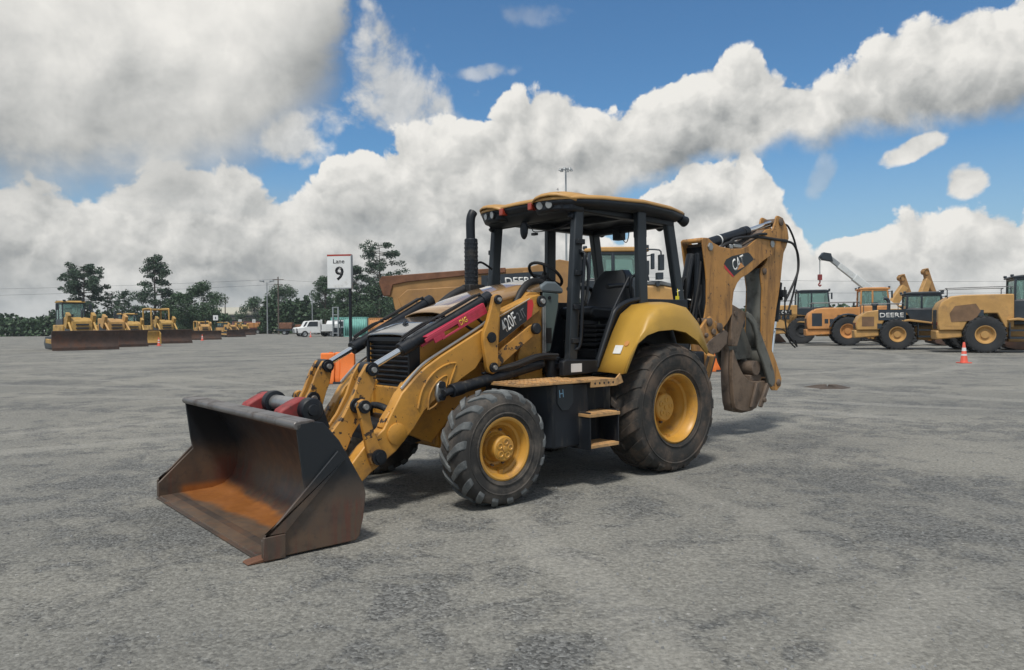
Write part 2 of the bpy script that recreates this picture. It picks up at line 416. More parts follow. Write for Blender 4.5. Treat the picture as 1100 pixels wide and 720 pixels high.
def disc_holes(mb, c, n, r, rad, h, axis_sign):
    for k in range(n):
        t = 2*math.pi*k/n+.3
        p = V((c[0]+r*math.cos(t), c[1], c[2]+r*math.sin(t))); mb.cyl(p, p+V((0, h*axis_sign, 0)), rad, n=8)

def tractor_wheel(cx, cy, cz, Rt, rr, w, side, lugs, lug_h, lug_w, mats, hub_r, hub_out, disc_y, bolts):
    """side=+1: outer face towards +Y. Rim is the part; tyre and hub hang on it"""
    s = side; h = w/2
    rim = MB()
    prof = [(rr-.005,h*.80),(rr+.012,h*.84),(rr+.016,h*.90),(rr+.002,h*.93),(rr-.012,h*.88),(rr-.022,h*.72),(rr-.03,h*.62),(rr-.035,h*.5),(rr-.055,h*.44),(rr-.06,h*.30),(rr-.075,h*.22),(rr-.082,disc_y+.05),(rr-.09,disc_y+.02),(rr-.10,disc_y+.005),
            (rr*.5,disc_y),(0.01,disc_y)]
    rim.lathe([(a, b*s) for a, b in prof], (cx,cy,cz), n=56)
    rim.lathe([(rr-.005, b*s) for b in (h*.8,-h*.9)], (cx,cy,cz), n=40)
    rim.box(cx-.02, cx+.02, cy+s*h*.45-.015, cy+s*h*.45+.015, cz-rr+.03, cz-rr+.07)
    wheel = rim.build('wheel', mats[2], hoe, fix=True)
    for k in range(bolts[0]):
        t = 2*math.pi*k/bolts[0]+.3; q = V((cx+bolts[1]*math.cos(t), cy+s*disc_y, cz+bolts[1]*math.sin(t)))
        MB().cyl(q, q+V((0,s*.026,0)), .017, n=6).build('lug_nut', 'hoe_brown', wheel)
    ty = MB()
    half = [(rr-.01,h*.78),(rr+.02,h*.90),(rr+.06,h*.985),(rr+(Rt-rr)*.5,h*1.0),(Rt-.085,h*.97),(Rt-.05,h*.90),(Rt-.032,h*.78),(Rt-.024,h*.45),(Rt-.02,0)]
    prof = half+[(a,-b) for a, b in half[-2::-1]]
    ty.lathe(prof, (cx,cy,cz), n=72)
    # moulded rings and a raised band on the sidewall
    for rad, wid in ((rr+.045,.006),(Rt-.115,.005)):
        ty.lathe([(rad-.008,s*h*.985),(rad-.004,s*(h*.985+wid)),(rad+.004,s*(h*.99+wid)),(rad+.009,s*h*.985)], (cx,cy,cz), n=64)
    ty.build('tyre', mats[0], wheel, angle=50, fix=True)
    lg = MB()
    for sd in (-1, 1):
        for k in range(lugs):
            a0 = 2*math.pi*(k+(.5 if sd > 0 else 0))/lugs
            vs = []
            steps = 5
            for i in range(steps+1):
                f = i/steps                                   # 0 = centre, 1 = shoulder
                y = sd*(h*(-.04+1.0*f)); ang = a0+(-.62*(1-f)*2*math.pi/lugs*1.25)
                if f > .9: rad0, rad1 = Rt-.095, Rt-.05
                elif f > .7: rad0, rad1 = Rt-.06, Rt-.014
                else: rad0, rad1 = Rt-.04, Rt-.004
                rad1 = rad1 - .025 + lug_h if f <= .9 else rad1
                y2 = max(-h*.97, min(h*.97, y))
                dw = lug_w/Rt*(.75+.5*f)
                for rad in (rad0, rad1):
                    for da in (-dw/2, dw/2):
                        t = ang+da; vs.append((cx+rad*math.cos(t), cy+y2, cz+rad*math.sin(t)))
            fs = []
            for i in range(steps):
                o = i*4; q = o+4
                fs += [(o+2,o+3,q+3,q+2),(o,o+2,q+2,q),(o+3,o+1,q+1,q+3)]
            fs += [(0,1,3,2),(steps*4,steps*4+2,steps*4+3,steps*4+1)]
            lg.add(vs, fs)
    lg.build('tread', mats[1], wheel, bevel=.006, fix=True)
    hub = MB()
    hub.lathe([(hub_r*1.18,s*disc_y),(hub_r*1.12,s*(disc_y+.02)),(hub_r*1.03,s*(disc_y+.03)),(hub_r,s*(hub_out-.012)),(hub_r-.012,s*hub_out),(0.004,s*(hub_out+.003))], (cx,cy,cz), n=40)
    for k in range(bolts[2]):
        t = 2*math.pi*k/bolts[2]+.5; p = V((cx+hub_r*.55*math.cos(t), cy+s*hub_out, cz+hub_r*.55*math.sin(t)))
        hub.lathe([(.028,0),(.030,s*.006),(.020,s*.008),(.016,s*.002),(.001,s*.002)], p, n=14)
    hub.lathe([(.026,0),(.024,s*.01),(.001,s*.012)], (cx,cy+s*hub_out,cz), n=14)
    hub.build('hub', mats[2], wheel, fix=True)
    return wheel

for s in (1, -1):
    tractor_wheel(2.205, s*.945, .475, .482, .245, .315, s, 17, .026, .062, ('tyre','tyre_lug','yellow_rim'), .105, .135, .005, (8,.155,5))
    tractor_wheel(0, s*.862, .635, .655, .335, .50, s, 19, .026, .085, ('tyre_rear','tyre_rear','yellow_rim'), .14, .09, -.06, (8,.19,5))

# --- front axle, frame, engine
MB().beam((2.205,-.75,.475),(2.205,.75,.475),.16,.18,w2=.16).box(2.10,2.31,-.25,.25,.40,.66).cyl((2.205,.70,.475),(2.205,.80,.475),.15).cyl((2.205,-.80,.475),(2.205,-.70,.475),.15)\
    .build('front_axle', 'yellow', hoe, bevel=.02)
MB().beam((0,-.7,.62),(0,.7,.62),.24,.26).build('rear_axle', 'black_dusty', hoe, bevel=.03)
f = MB()
f.prism([(2.66,.56),(2.70,.95),(2.66,1.0),(-1.1,1.0),(-1.1,.55),(1.9,.62),(2.2,.70),(2.44,.46)], .22, .36)
f.prism([(2.66,.56),(2.70,.95),(2.66,1.0),(-1.1,1.0),(-1.1,.55),(1.9,.62),(2.2,.70),(2.44,.46)], -.36, -.22)
f.box(2.40,2.66,-.22,.22,.50,.95); f.box(-1.1,-.8,-.22,.22,.6,1.0); f.box(1.0,1.2,-.22,.22,.6,.95)
f.build('main_frame', 'yellow', hoe, bevel=.012)
MB().box(1.25,2.4,-.21,.21,.62,1.5).cyl((-.6,0,.7),(1.2,0,.75),.16).build('engine', 'black_dusty', hoe, bevel=.03)
# side panels of the engine bay
for s in (1, -1):
    a, b = (.335,.362) if s > 0 else (-.362,-.335)
    MB().prism([(2.635,1.0),(2.635,1.35),(2.28,1.54),(1.66,1.72),(1.16,1.80),(1.16,1.0)], a, b).build('side_panel', 'yellow', hoe, bevel=.006)
# hood: glossy yellow, curved across, rising to the cab
def hood_rows(stations, hw, crown, edge):
    rows = []
    for x, z in stations:
        row = []
        for i in range(13):
            t = -1+2*i/12; y = hw*max(-1, min(1, t*1.06)); dz = crown*(1-abs(t)**2.6)-(edge if abs(t) > .95 else 0)
            row.append((x, y, z+dz))
        rows.append(row)
    return rows
MB().loft(hood_rows([(2.26,1.548),(2.1,1.61),(1.9,1.68),(1.66,1.76),(1.4,1.82),(1.15,1.862)], .372, .055, .06)).build('hood', 'hood_gloss', hoe, solid=.012, angle=60)
MB().loft(hood_rows([(2.665,1.385),(2.64,1.402),(2.58,1.428),(2.45,1.475),(2.30,1.538)], .368, .022, .05)).build('front_cover', 'black_gloss', hoe, solid=.012, angle=45)
c = MB()
for q in ((2.52,1.46,.04,.05),(2.49,1.475,-.02,-.03),(2.50,1.47,.01,-.05)):
    c.tube([(q[0],q[2],q[1]),(q[0]-.02,q[2]+.01,q[1]+.035),(q[0]-.05,q[3],q[1]+.045)], .008, 6)
c.build('hood_latch', 'black_paint', hoe)
g = MB(); g.box(2.54,2.605,-.355,.355,.72,1.385)
for k in range(14):
    z = .78+.043*k; g.beam((2.622,-.345,z),(2.622,.345,z),.026,.030,up=(.55,0,1))
for s in (-1,1): g.prism([(2.66,.72),(2.66,1.385),(2.55,1.40),(2.55,.72)], s*.355-.014, s*.355+.014)
g.box(2.58,2.655,-.345,.345,1.345,1.385)
g.build('grille', 'black_dusty', hoe, bevel=.004)
# nose below the grille
n = MB(); n.prism([(2.66,.70),(2.80,.66),(2.82,.52),(2.6,.46),(2.4,.5),(2.4,.74)], -.30, .30)
n.tube([(2.70,-.25,.70),(2.76,-.1,.78),(2.76,.1,.78),(2.70,.28,.70)], .03, 10, 4)
n.build('front_bumper', 'black_dusty', hoe, bevel=.02)
# exhaust with a perforated heat shield
e = MB(); e.tube([(1.42,-.40,1.80),(1.43,-.40,2.42),(1.43,-.40,2.54),(1.42,-.40,2.60),(1.395,-.40,2.645)], .047, 16, 3)
ex = e.build('exhaust_stack', 'black_paint', hoe)
e = MB(); e.lathe([(.062,0),(.068,.005),(.068,.50),(.060,.51)], (1.425,-.40,1.86), 'Z', 20)
for i in range(11):
    for k in range(14):
        t = 2*math.pi*(k+.5*(i%2))/14; p = V((1.425+.067*math.cos(t), -.40+.067*math.sin(t), 1.89+.043*i)); d = V((math.cos(t), math.sin(t), 0))
        e.cyl(p, p+d*.004, .011, .008, n=6)
e.build('heat_shield', 'black_paint', ex)
MB().tube([(1.9,-.40,1.60),(1.7,-.44,1.74),(1.5,-.45,1.84),(1.36,-.42,1.86)], .05, 12, 5).box(1.30,1.50,-.47,-.33,1.76,1.90).build('air_duct', 'rubber_hose', hoe, bevel=.01)
MB().tube([(1.38,-.40,2.10),(1.25,-.46,2.14),(1.08,-.50,2.08)], .012, 8, 5).build('hose', 'rubber_hose', hoe)

# --- loader tower, arms and linkage
tower = [(1.20,.96),(1.50,.96),(1.50,1.20),(1.42,1.42),(1.47,1.62),(1.45,1.73),(1.37,1.79),(1.26,1.79),(1.19,1.70),(1.19,1.40)]
for s in (1,-1):
    a, b = (.375,.43) if s > 0 else (-.43,-.375)
    MB().prism(tower, a, b).build('loader_tower', 'yellow', hoe, bevel=.008)
arm_poly = [(3.31,.415),(3.20,.531),(3.10,.60),(3.02,.66),(2.936,.80),(2.851,.934),(2.72,1.055),(2.62,1.135),(2.459,1.228),(2.01,1.451),(1.818,1.600),(1.433,1.749),(1.349,1.765),(1.285,1.735),(1.268,1.68),(1.329,1.62),
            (1.838,1.313),(2.01,1.213),(2.10,1.10),(2.25,1.02),(2.394,.92),(2.55,.84),(2.633,.774),(2.732,.644),(2.909,.47),(3.14,.324),(3.22,.262),(3.35,.22),(3.40,.30)]
link_poly = [(3.27,.855),(3.262,.90),(3.225,.916),(3.185,.90),(3.168,.86),(3.16,.76),(3.13,.65),(3.08,.54),(3.045,.49),(3.045,.42),(3.095,.38),(3.155,.395),(3.175,.45),(3.20,.54),(3.225,.66)]
lever_poly = [(3.12,1.178),(3.075,1.188),(3.035,1.165),(3.025,1.12),(3.057,.97),(3.085,.91),(3.12,.80),(3.20,.70),(3.245,.64),(3.30,.52),(3.40,.46),(3.52,.44),(3.56,.52),(3.47,.62),(3.38,.72),(3.322,.789),(3.235,.94),(3.176,1.092)]
riser_poly = [(1.938,1.735),(1.900,1.757),(1.862,1.745),(1.848,1.705),(1.875,1.55),(1.892,1.441),(1.893,1.25),(1.896,1.10),(1.915,1.065),(1.955,1.050),(1.998,1.065),(2.02,1.105),(2.045,1.25),(2.056,1.341),(2.053,1.41),(2.0,1.53),(1.957,1.663)]
def pin(par, x, z, y, s, r, mat='black_paint'):
    c = MB().cyl((x,y,z),(x,y+s*.022,z), r, n=24).build('pin_collar', mat, par, bevel=.003)
    MB().lathe([(r*.48,s*.0),(r*.48,s*.036),(r*.42,s*.042),(.002,s*.042)], (x,y,z), n=20).build('pin', 'steel', par, fix=True)
def knob(par, name, prof, c, mat, n=20): return MB().lathe(prof, c, n=n).build(name, mat, par, fix=True)
for s in (1,-1):
    def yy(a, b): return (a, b) if s > 0 else (-b, -a)
    arm = MB().prism(arm_poly, *yy(.43,.56)).build('loader_arm', 'yellow', hoe, bevel=.010)
    d = MB(); d.lathe([(.088,0),(.088,s*.010),(.082,s*.014),(.001,s*.014)], (2.903,s*.56,.61), n=36); d.build('boss', 'yellow', arm, fix=True)
    # raised pressing on the arm: a bead following its inner curve and an oval ring
    d = MB(); y = s*.562
    d.tube([(2.70,y,.80),(2.655,y,.95),(2.56,y,1.07),(2.44,y,1.14),(2.33,y,1.16),(2.32,y,1.13),(2.39,y,.97)], .010, 8, 6)
    d.tube([(2.60,y,.78),(2.585,y,.90),(2.52,y,1.00),(2.43,y,1.055),(2.40,y,1.03),(2.44,y,.92),(2.52,y,.82),(2.60,y,.78)], .008, 8, 5)
    d.build('pressing', 'yellow', arm)
    # steel pipe along the top of the arm
    top = [(2.84,.955),(2.70,1.09),(2.60,1.165),(2.44,1.25),(2.01,1.47),(1.90,1.55)]
    MB().tube([(x,s*.53,z+.012) for x, z in top], .013, 8, 4).build('pipe', 'steel', arm)
    MB().prism([(3.03,.665),(3.00,.735),(2.95,.80),(2.93,.77),(2.99,.66)], *yy(.45,.54)).build('stop_lug', 'yellow_worn', arm, bevel=.01)
    # brown bare-metal front end of the arm
    lk = MB().prism(link_poly, *yy(.563,.605)).build('bucket_link', 'yellow_worn', hoe, bevel=.008)
    pin(lk, 3.218, .857, s*.605, s, .052)
    knob(lk, 'pin_collar', [(.062,0),(.062,s*.028),(.042,s*.030),(.040,s*.042),(.001,s*.043)], (3.10,s*.605,.452), 'black_paint', 24)
    lv = MB().prism(lever_poly, *yy(.435,.475)); lv.prism(lever_poly, *yy(.315,.345))
    lv = lv.build('tilt_lever', 'yellow_worn', hoe, bevel=.006)
    MB().prism([(3.03,1.10),(3.10,.92),(3.14,.80),(3.40,.52),(3.47,.58),(3.30,.78),(3.22,.90),(3.13,1.08)], *yy(.347,.433)).build('web_plate', 'web_worn', lv, bevel=.004)
    for xx, zz, r_p in ((3.071,1.131,.050),(3.215,.857,.06)): pin(lv, xx, zz, s*.475, s, r_p); pin(lv, xx, zz, s*.315, -s, r_p)
    a = MB()
    arc = [(3.071+.062*math.cos(t), 1.131+.062*math.sin(t)) for t in [R(x) for x in range(-20,200,20)]]+[(3.071+.04*math.cos(t), 1.131+.04*math.sin(t)) for t in [R(x) for x in range(190,-30,-20)]]
    a.prism(arc, *yy(.31,.48))
    a.build('top_cap', 'black_paint', lv, bevel=.003)
    ri = MB().prism(riser_poly, *yy(.575,.62)).build('parallel_link', 'yellow', hoe, bevel=.007)
    pin(ri, 1.900, 1.705, s*.62, s, .042); pin(ri, 1.955, 1.108, s*.62, s, .045)
    knob(ri, 'pin_collar', [(.048,0),(.046,s*.012),(.001,s*.014)], (1.97,s*.62,1.373), 'black_paint', 24)
    st = MB().prism([(1.96,1.07),(2.0,1.16),(1.86,1.235),(1.47,1.475),(1.40,1.49),(1.37,1.43),(1.42,1.375),(1.84,1.10)], *yy(.50,.555)).build('lower_strut', 'yellow_worn', hoe, bevel=.008)
    a = MB(); a.cyl((1.41,s*.555,1.445),(1.41,s*.60,1.445),.052,n=22); a.build('pin_collar', 'black_dusty', st, bevel=.01)
    pin(arm, 1.335, 1.70, s*.563, s, .055, 'black_dusty')
    # tilt cylinder
    p0, p1, p2 = V((1.90,s*.47,1.72)), V((2.742,s*.47,1.30)), V((3.071,s*.395,1.131)); p2 = V((3.071,s*.40,1.131))
    ax = (p2-p0).normalized(); gland = p0+ax*.97
    t = MB(); t.cyl(p0, gland, .052, n=24); t.cyl(gland-ax*.10, gland+ax*.015, .060, n=24); t.cyl(p0-ax*.03, p0+ax*.06, .062, n=20)
    cyl_o = t.build('tilt_cylinder', 'black_paint', hoe, bevel=.004)
    MB().cyl(gland, p2-ax*.04, .027, n=20).build('rod', 'chrome', cyl_o)
    up = V((0,0,1)); q = up-ax*up.dot(ax); q.normalize()
    t = MB(); t.tube([p0+q*.07+ax*.05, p0+q*.085+ax*.3, p0+q*.085+ax*.7, gland+q*.075-ax*.06, gland+q*.05-ax*.02], .012, 8, 3)
    t.tube([gland+q*.07-ax*.4, gland+q*.10-ax*.28, gland+q*.09-ax*.05], .010, 8, 4); t.beam(p0+q*.08+ax*.1, p0+q*.08+ax*.55, .05, .02, up=q)
    t.build('hose', 'rubber_hose', cyl_o)
    # lift cylinder low on the outside of the arm
    b = MB().prism([(2.52,.84),(2.545,.90),(2.53,.985),(2.49,1.02),(2.45,1.0),(2.43,.94),(2.46,.85)], *yy(.565,.60)); bo = b.build('cylinder_bracket', 'steel', arm, bevel=.01)
    for zz in (.985,.885): knob(bo, 'pin', [(.03,0),(.03,s*.022),(.001,s*.024)], (2.49,s*.60,zz), 'black_dusty', 18)
    l0, l1 = V((1.28,s*.50,1.115)), V((2.45,s*.635,.925)); ax = (l1-l0).normalized()
    t = MB(); t.cyl(l0, l1-ax*.05, .050, n=24); t.cyl(l1-ax*.16, l1-ax*.04, .058, n=24); t.cyl(l1-ax*.05, l1+ax*.05, .032, n=16)
    t.beam(l0+V((.2,s*.05,.03)), l0+V((.75,s*.06,-.06)), .03, .02)
    lc = t.build('lift_cylinder', 'black_dusty', hoe, bevel=.004)
    t = MB()
    for k in range(4):
        oy = s*(.02+.035*k); oz = .03+.028*(k%2)
        t.tube([l0+V((-.1,oy,oz+.02)), l0+V((.12,oy,oz+.02)), l0+V((.40,oy,oz-.05)), l0+V((.62,oy*.8,oz-.09))], .016, 8, 5)
    t.build('hose', 'rubber_hose', lc)
MB().cyl((2.88,-.45,.60),(2.88,.45,.60), .085, n=24).box(2.80,2.96,-.44,.44,.52,.60).build('arm_cross_tube', 'black_dusty', hoe, bevel=.01)
# wiring loops between hood and arm
for pts in ([(2.35,.45,1.44),(2.2,.47,1.50),(2.05,.47,1.44),(1.95,.48,1.50),(1.75,.50,1.60)], [(2.0,.44,1.55),(1.85,.46,1.45),(1.7,.46,1.50),(1.55,.46,1.66)]):
    MB().tube(pts, .013, 8, 6).build('hose', 'rubber_hose', hoe)
MB().tube([(1.62,.40,1.52),(1.55,.39,1.60),(1.48,.38,1.70),(1.40,.36,1.80),(1.28,.33,1.885),(1.15,.31,1.905),(1.06,.31,1.88)], .034, 12, 5).build('hose', 'rubber_hose', hoe)
# red cylinder lock on the left tilt cylinder
ch = MB(); o0, o1 = V((2.60,.53,1.335)), V((1.975,.53,1.635)); ax = (o1-o0).normalized(); nn = V((0,0,1)); nn = (nn-ax*nn.dot(ax)).normalized()
def chan(a0, a1, y0, y1, n0, n1):
    c = []
    for a in (a0,a1):
        for y in (y0,y1):
            for n_ in (n0,n1): p = o0+ax*a+nn*n_; c.append((p.x,y,p.z))
    return c
BF = [(0,1,3,2),(4,6,7,5),(0,4,5,1),(2,3,7,6),(0,2,6,4),(1,5,7,3)]
Lc = (o1-o0).length
ch.add(chan(.03,Lc,.42,.545,.034,.047), BF); ch.add(chan(0,Lc,.533,.547,.005,.035), BF); ch.add(chan(.08,.16,.533,.547,-.042,.006), BF); ch.add(chan(.16,Lc,.533,.547,-.050,-.032), BF)
ch.add(chan(.16,.20,.533,.547,-.033,.006), BF); ch.add(chan(.36,Lc,.533,.547,-.033,.006), BF); ch.add(chan(0,.16,.43,.45,-.04,.035), BF)
lock = ch.build('cylinder_lock', 'red_paint', hoe, bevel=.003)
p = o0+ax*.38-nn*.024; text('lettering', 'DIG', 'decal_yellow', lock, (p.x,.5475,p.z), ax, nn, .05, .085, .001, .02)
# 420F2 IT decal on the rear of the left arm
dk = [(1.822,1.545),(1.462,1.712),(1.405,1.700),(1.475,1.548),(1.838,1.335)]
MB().prism([(1.822,1.550),(1.500,1.700),(1.510,1.520),(1.842,1.322)], .5605,.5635).build('decal', 'decal_black', arm if False else hoe)
MB().prism([(1.497,1.702),(1.440,1.718),(1.425,1.670),(1.450,1.560),(1.507,1.523)], .5605,.5635).build('decal', 'decal_red', hoe)
xd = V((-.86,0,.51)); text('lettering', '420F', 'decal_white', hoe, (1.772,.5645,1.402), xd, (0,0,1), .125, .185, .001, .008)
text('lettering', '2 IT', 'outline_grey', hoe, (1.598,.5645,1.515), xd, (0,0,1), .085, .10, .001, .0)
MB().prism([(1.845,1.552),(1.84,1.558),(1.47,1.728),(1.47,1.722)], .5605,.562).build('trim_stripe', 'decal_white', hoe)

# --- front bucket
PR = [(4.03,.845),(3.92,.862),(3.838,.845),(3.725,.715),(3.62,.53),(3.545,.396),(3.530,.322),(3.55,.17),(3.582,.045),(3.611,.019),(4.26,.010),(4.262,.135),(4.245,.150),(3.968,.405),(3.985,.50),(4.022,.80)]
inner = [(4.02,.838),(3.95,.832),(3.845,.80),(3.745,.70),(3.67,.58),(3.61,.46),(3.566,.34),(3.578,.22),(3.625,.12),(3.70,.06),(3.80,.035),(3.95,.030),(4.10,.026),(4.25,.022)]
outer = [(4.255,.008),(4.10,.008),(3.80,.012),(3.66,.02),(3.595,.07),(3.556,.18),(3.538,.33),(3.585,.46),(3.645,.58),(3.722,.705),(3.835,.828),(3.94,.858),(4.03,.850)]
bk = MB().prism(inner+outer, -1.165, 1.165)
bucket = bk.build('loader_bucket', 'bucket', hoe, angle=30)
for s in (1,-1):
    a, b = (1.166,1.19) if s > 0 else (-1.19,-1.166)
    MB().prism(PR, a, b).build('side_plate', 'bucket', bucket, bevel=.006)
    y0, y1 = (1.1905,1.212) if s > 0 else (-1.212,-1.1905)
    MB().prism([(3.745,.650),(3.690,.588),(4.117,.165),(4.245,.168),(4.245,.156)], y0, y1).build('wear_strip', 'bucket', bucket, bevel=.004)
    MB().prism([(4.262,.012),(4.262,.160),(4.118,.163),(4.118,.010)], y0, y1+s*.004).build('side_cutter', 'bucket', bucket, bevel=.005)
MB().cyl((4.02,-1.19,.838),(4.02,1.19,.838), .028, n=16).box(3.90,4.015,-1.19,1.19,.845,.868).build('lip_bar', 'lip_steel', bucket, bevel=.006)
MB().prism([(4.10,.030),(4.28,.012),(4.28,.002),(4.10,.004)], -1.16, 1.16).build('cutting_edge', 'bucket_brown', bucket, bevel=.003)
MB().prism([(4.18,.034),(4.34,.016),(4.36,.004),(4.18,.002)], 1.10, 1.20).build('edge_bit', 'bed_rust', bucket, bevel=.004)
# quick coupler behind it: two red brackets and a cross tube
cp = MB()
for s in (1,-1):
    a, b = (.27,.40) if s > 0 else (-.40,-.27)
    cp.prism([(3.83,.80),(3.80,.86),(3.72,.905),(3.64,.938),(3.58,.940),(3.53,.90),(3.50,.80),(3.47,.45),(3.42,.28),(3.50,.25),(3.54,.40),(3.62,.60),(3.74,.73)], a, b)
coup = cp.build('quick_coupler', 'red_worn', hoe, bevel=.02)
MB().cyl((3.61,-.27,.865),(3.61,.27,.865), .062, n=22).build('cross_tube', 'steel', coup)
knob(coup, 'collar', [(.062,-.05),(.092,-.045),(.096,.0),(.092,.03),(.062,.035)], (3.61,-.19,.865), 'black_dusty', 28)
knob(coup, 'end_cap', [(.09,-.01),(.09,.075),(.082,.085),(.045,.088),(.04,.105),(.001,.107)], (3.585,.40,.85), 'black_dusty', 30); knob(coup, 'end_cap', [(.09,.01),(.09,-.075),(.001,-.08)], (3.585,-.40,.85), 'black_dusty', 30)
MB().prism([(3.60,.93),(3.50,.90),(3.43,.70),(3.50,.66),(3.60,.76)], .402, .46).build('latch_plate', 'black_dusty', coup, bevel=.01)
MB().prism([(3.46,.50),(3.30,.42),(3.24,.30),(3.30,.22),(3.45,.26)], -.42, .42).build('coupler_frame', 'black_dusty', coup, bevel=.02)

# --- cab floor, console, seat
cb = MB(); cb.box(.10,1.16,-.68,.68,1.06,1.11); cb.prism([(1.20,1.0),(1.20,1.13),(1.15,1.15),(.70,1.13),(.72,1.015)], .66,.72); cb.prism([(1.20,1.0),(1.20,1.13),(1.15,1.15),(.70,1.13),(.72,1.015)], -.72,-.66)
cb.box(-.75,.75,-.66,.66,.98,1.06); cb.box(-.72,.12,-.62,.62,1.06,1.30)
cb.build('cab_floor', 'black_dusty', hoe, bevel=.008)
MB().box(.96,1.10,.7205,.724,1.03,1.11).build('label_plate', 'white_paint', hoe)
for s in (1,-1):   # inner wheel-arch wall with the sloping black door frame
    a, b = (.64,.70) if s > 0 else (-.70,-.64)
    MB().prism([(.72,1.05),(.69,1.14),(.52,1.50),(.45,1.61),(.30,1.69),(.12,1.74),(-.70,1.74),(-.72,1.05)], a, b).build('arch_panel', 'black_paint', hoe, bevel=.006)
    y = .705*s
    MB().tube([(.73,y,1.06),(.70,y,1.15),(.53,y,1.50),(.46,y,1.62),(.30,y,1.70),(.10,y,1.735)], .026, 10, 4).build('door_frame', 'black_paint', hoe)
cn = MB(); cn.prism([(1.14,1.11),(1.14,1.80),(.93,1.80),(.90,1.66),(1.02,1.22),(1.02,1.11)], -.10,.36)
con = cn.build('console', 'black_paint', hoe, bevel=.015)
MB().prism([(1.135,1.20),(1.135,1.795),(.925,1.785),(.935,1.66),(1.045,1.225)], .361,.375).build('side_cover', 'console_grey', con, bevel=.006)
MB().prism([(1.16,1.80),(1.16,1.86),(1.08,1.905),(.96,1.905),(.86,1.84),(.86,1.79)], -.12,.375).build('top_cover', 'console_top', con, bevel=.02)
MB().cyl((1.055,.377,1.745),(1.055,.385,1.745),.018,n=12).box(1.03,1.10,.3755,.379,1.30,1.45).build('latch', 'black_paint', con)
MB().tube([(1.20,.44,1.66),(1.205,.45,1.20),(1.19,.45,1.14),(1.13,.46,1.09)], .013, 8, 3).tube([(1.175,.44,1.66),(1.18,.45,1.20),(1.16,.45,1.14),(1.10,.46,1.09)], .010, 8, 3).build('pipe', 'steel', hoe)
sw = MB(); cx, cz = .78, 2.0; tilt = R(38)
ring = [(cx+.19*math.cos(t)*math.cos(tilt), .02+.19*math.sin(t), cz+.19*math.cos(t)*math.sin(tilt)) for t in [2*math.pi*i/28 for i in range(29)]]
sw.tube(ring, .016, 10)
for k in range(3):
    t = 2*math.pi*k/3+.6; sw.cyl((cx,.02,cz-.02),(cx+.185*math.cos(t)*math.cos(tilt), .02+.185*math.sin(t), cz+.185*math.cos(t)*math.sin(tilt)), .012, n=8)
sw.cyl((cx,.02,cz+.01),(.93,.02,1.80), .035, n=14); sw.cyl((cx-.01,.02,cz-.03),(cx-.01,.02,cz+.015),.04,n=14)
sw.build('steering_wheel', 'rubber_hose', hoe)
se = MB(); se.box(-.28,.22,-.20,.20,1.11,1.22)
for k in range(5):
    z = 1.24+.05*k; w = .22-.012*(k%2); se.box(-.26,.24-.02*(k%2),-w,w,z,z+.044)
seat = se.build('seat', 'seat_vinyl', hoe, bevel=.012)
cu = MB(); cu.prism([(-.26,1.52),(.28,1.53),(.345,1.57),(.35,1.63),(.30,1.672),(.10,1.66),(-.20,1.66),(-.28,1.60)], -.25,.25); cu.build('cushion', 'seat_vinyl', seat, bevel=.04, seg=3)
ba = MB()
rows = []
for i in range(9):
    t = i/8; z = 1.64+.45*t; xb = -.12-.20*t; hw = .25-.015*t-.10*max(0, (t-.68)/.32)**2; th = .10-.03*t
    rows.append([(xb+th*.2*(1-abs(u)**4)-.05*abs(u)**3*-1, hw*u, z) for u in (-1,-.9,-.6,-.2,.2,.6,.9,1)]+[(xb-th, hw*u, z) for u in (1,.6,-.6,-1)])
ba.loft(rows, True); k = len(rows[0]); ba.f.append(tuple(range(k))[::-1]); ba.f.append(tuple(8*k+i for i in range(k)))
ba.build('backrest', 'seat_vinyl', seat, bevel=.02, seg=3, angle=60, fix=True)
MB().tube([(-.22,.30,1.60),(-.24,.30,1.86),(-.10,.30,1.90),(.15,.30,1.88)], .025, 10, 4).tube([(-.22,-.30,1.60),(-.24,-.30,1.86),(-.10,-.30,1.90),(.15,-.30,1.88)], .025, 10, 4).build('armrest', 'seat_vinyl', seat)
MB().tube([(.10,.60,1.72),(.16,.63,1.92),(.10,.64,1.98),(-.02,.64,1.97)], .016, 8, 4).tube([(.47,.62,1.45),(.42,.63,1.62),(.18,.63,1.96)], .014, 8, 3).build('grab_rail', 'black_paint', hoe)
lv = MB(); lv.box(.30,.55,-.42,-.22,1.11,1.72); lv.cyl((.45,-.30,1.72),(.50,-.30,1.90),.012,n=8); lv.ball((.50,-.30,1.92),.03); lv.cyl((.38,-.34,1.72),(.42,-.34,1.86),.012,n=8); lv.ball((.42,-.34,1.88),.025)
lv.box(-.55,-.40,-.35,.35,1.3,1.75); lv.cyl((-.48,.2,1.75),(-.45,.2,1.98),.012,n=8); lv.cyl((-.48,-.2,1.75),(-.45,-.2,1.98),.012,n=8); lv.ball((-.45,.2,2.0),.028); lv.ball((-.45,-.2,2.0),.028)
lv.build('control_levers', 'black_paint', hoe, bevel=.01)
MB().box(.62,.80,-.60,-.42,1.70,1.95).build('monitor', 'black_paint', hoe, bevel=.015)

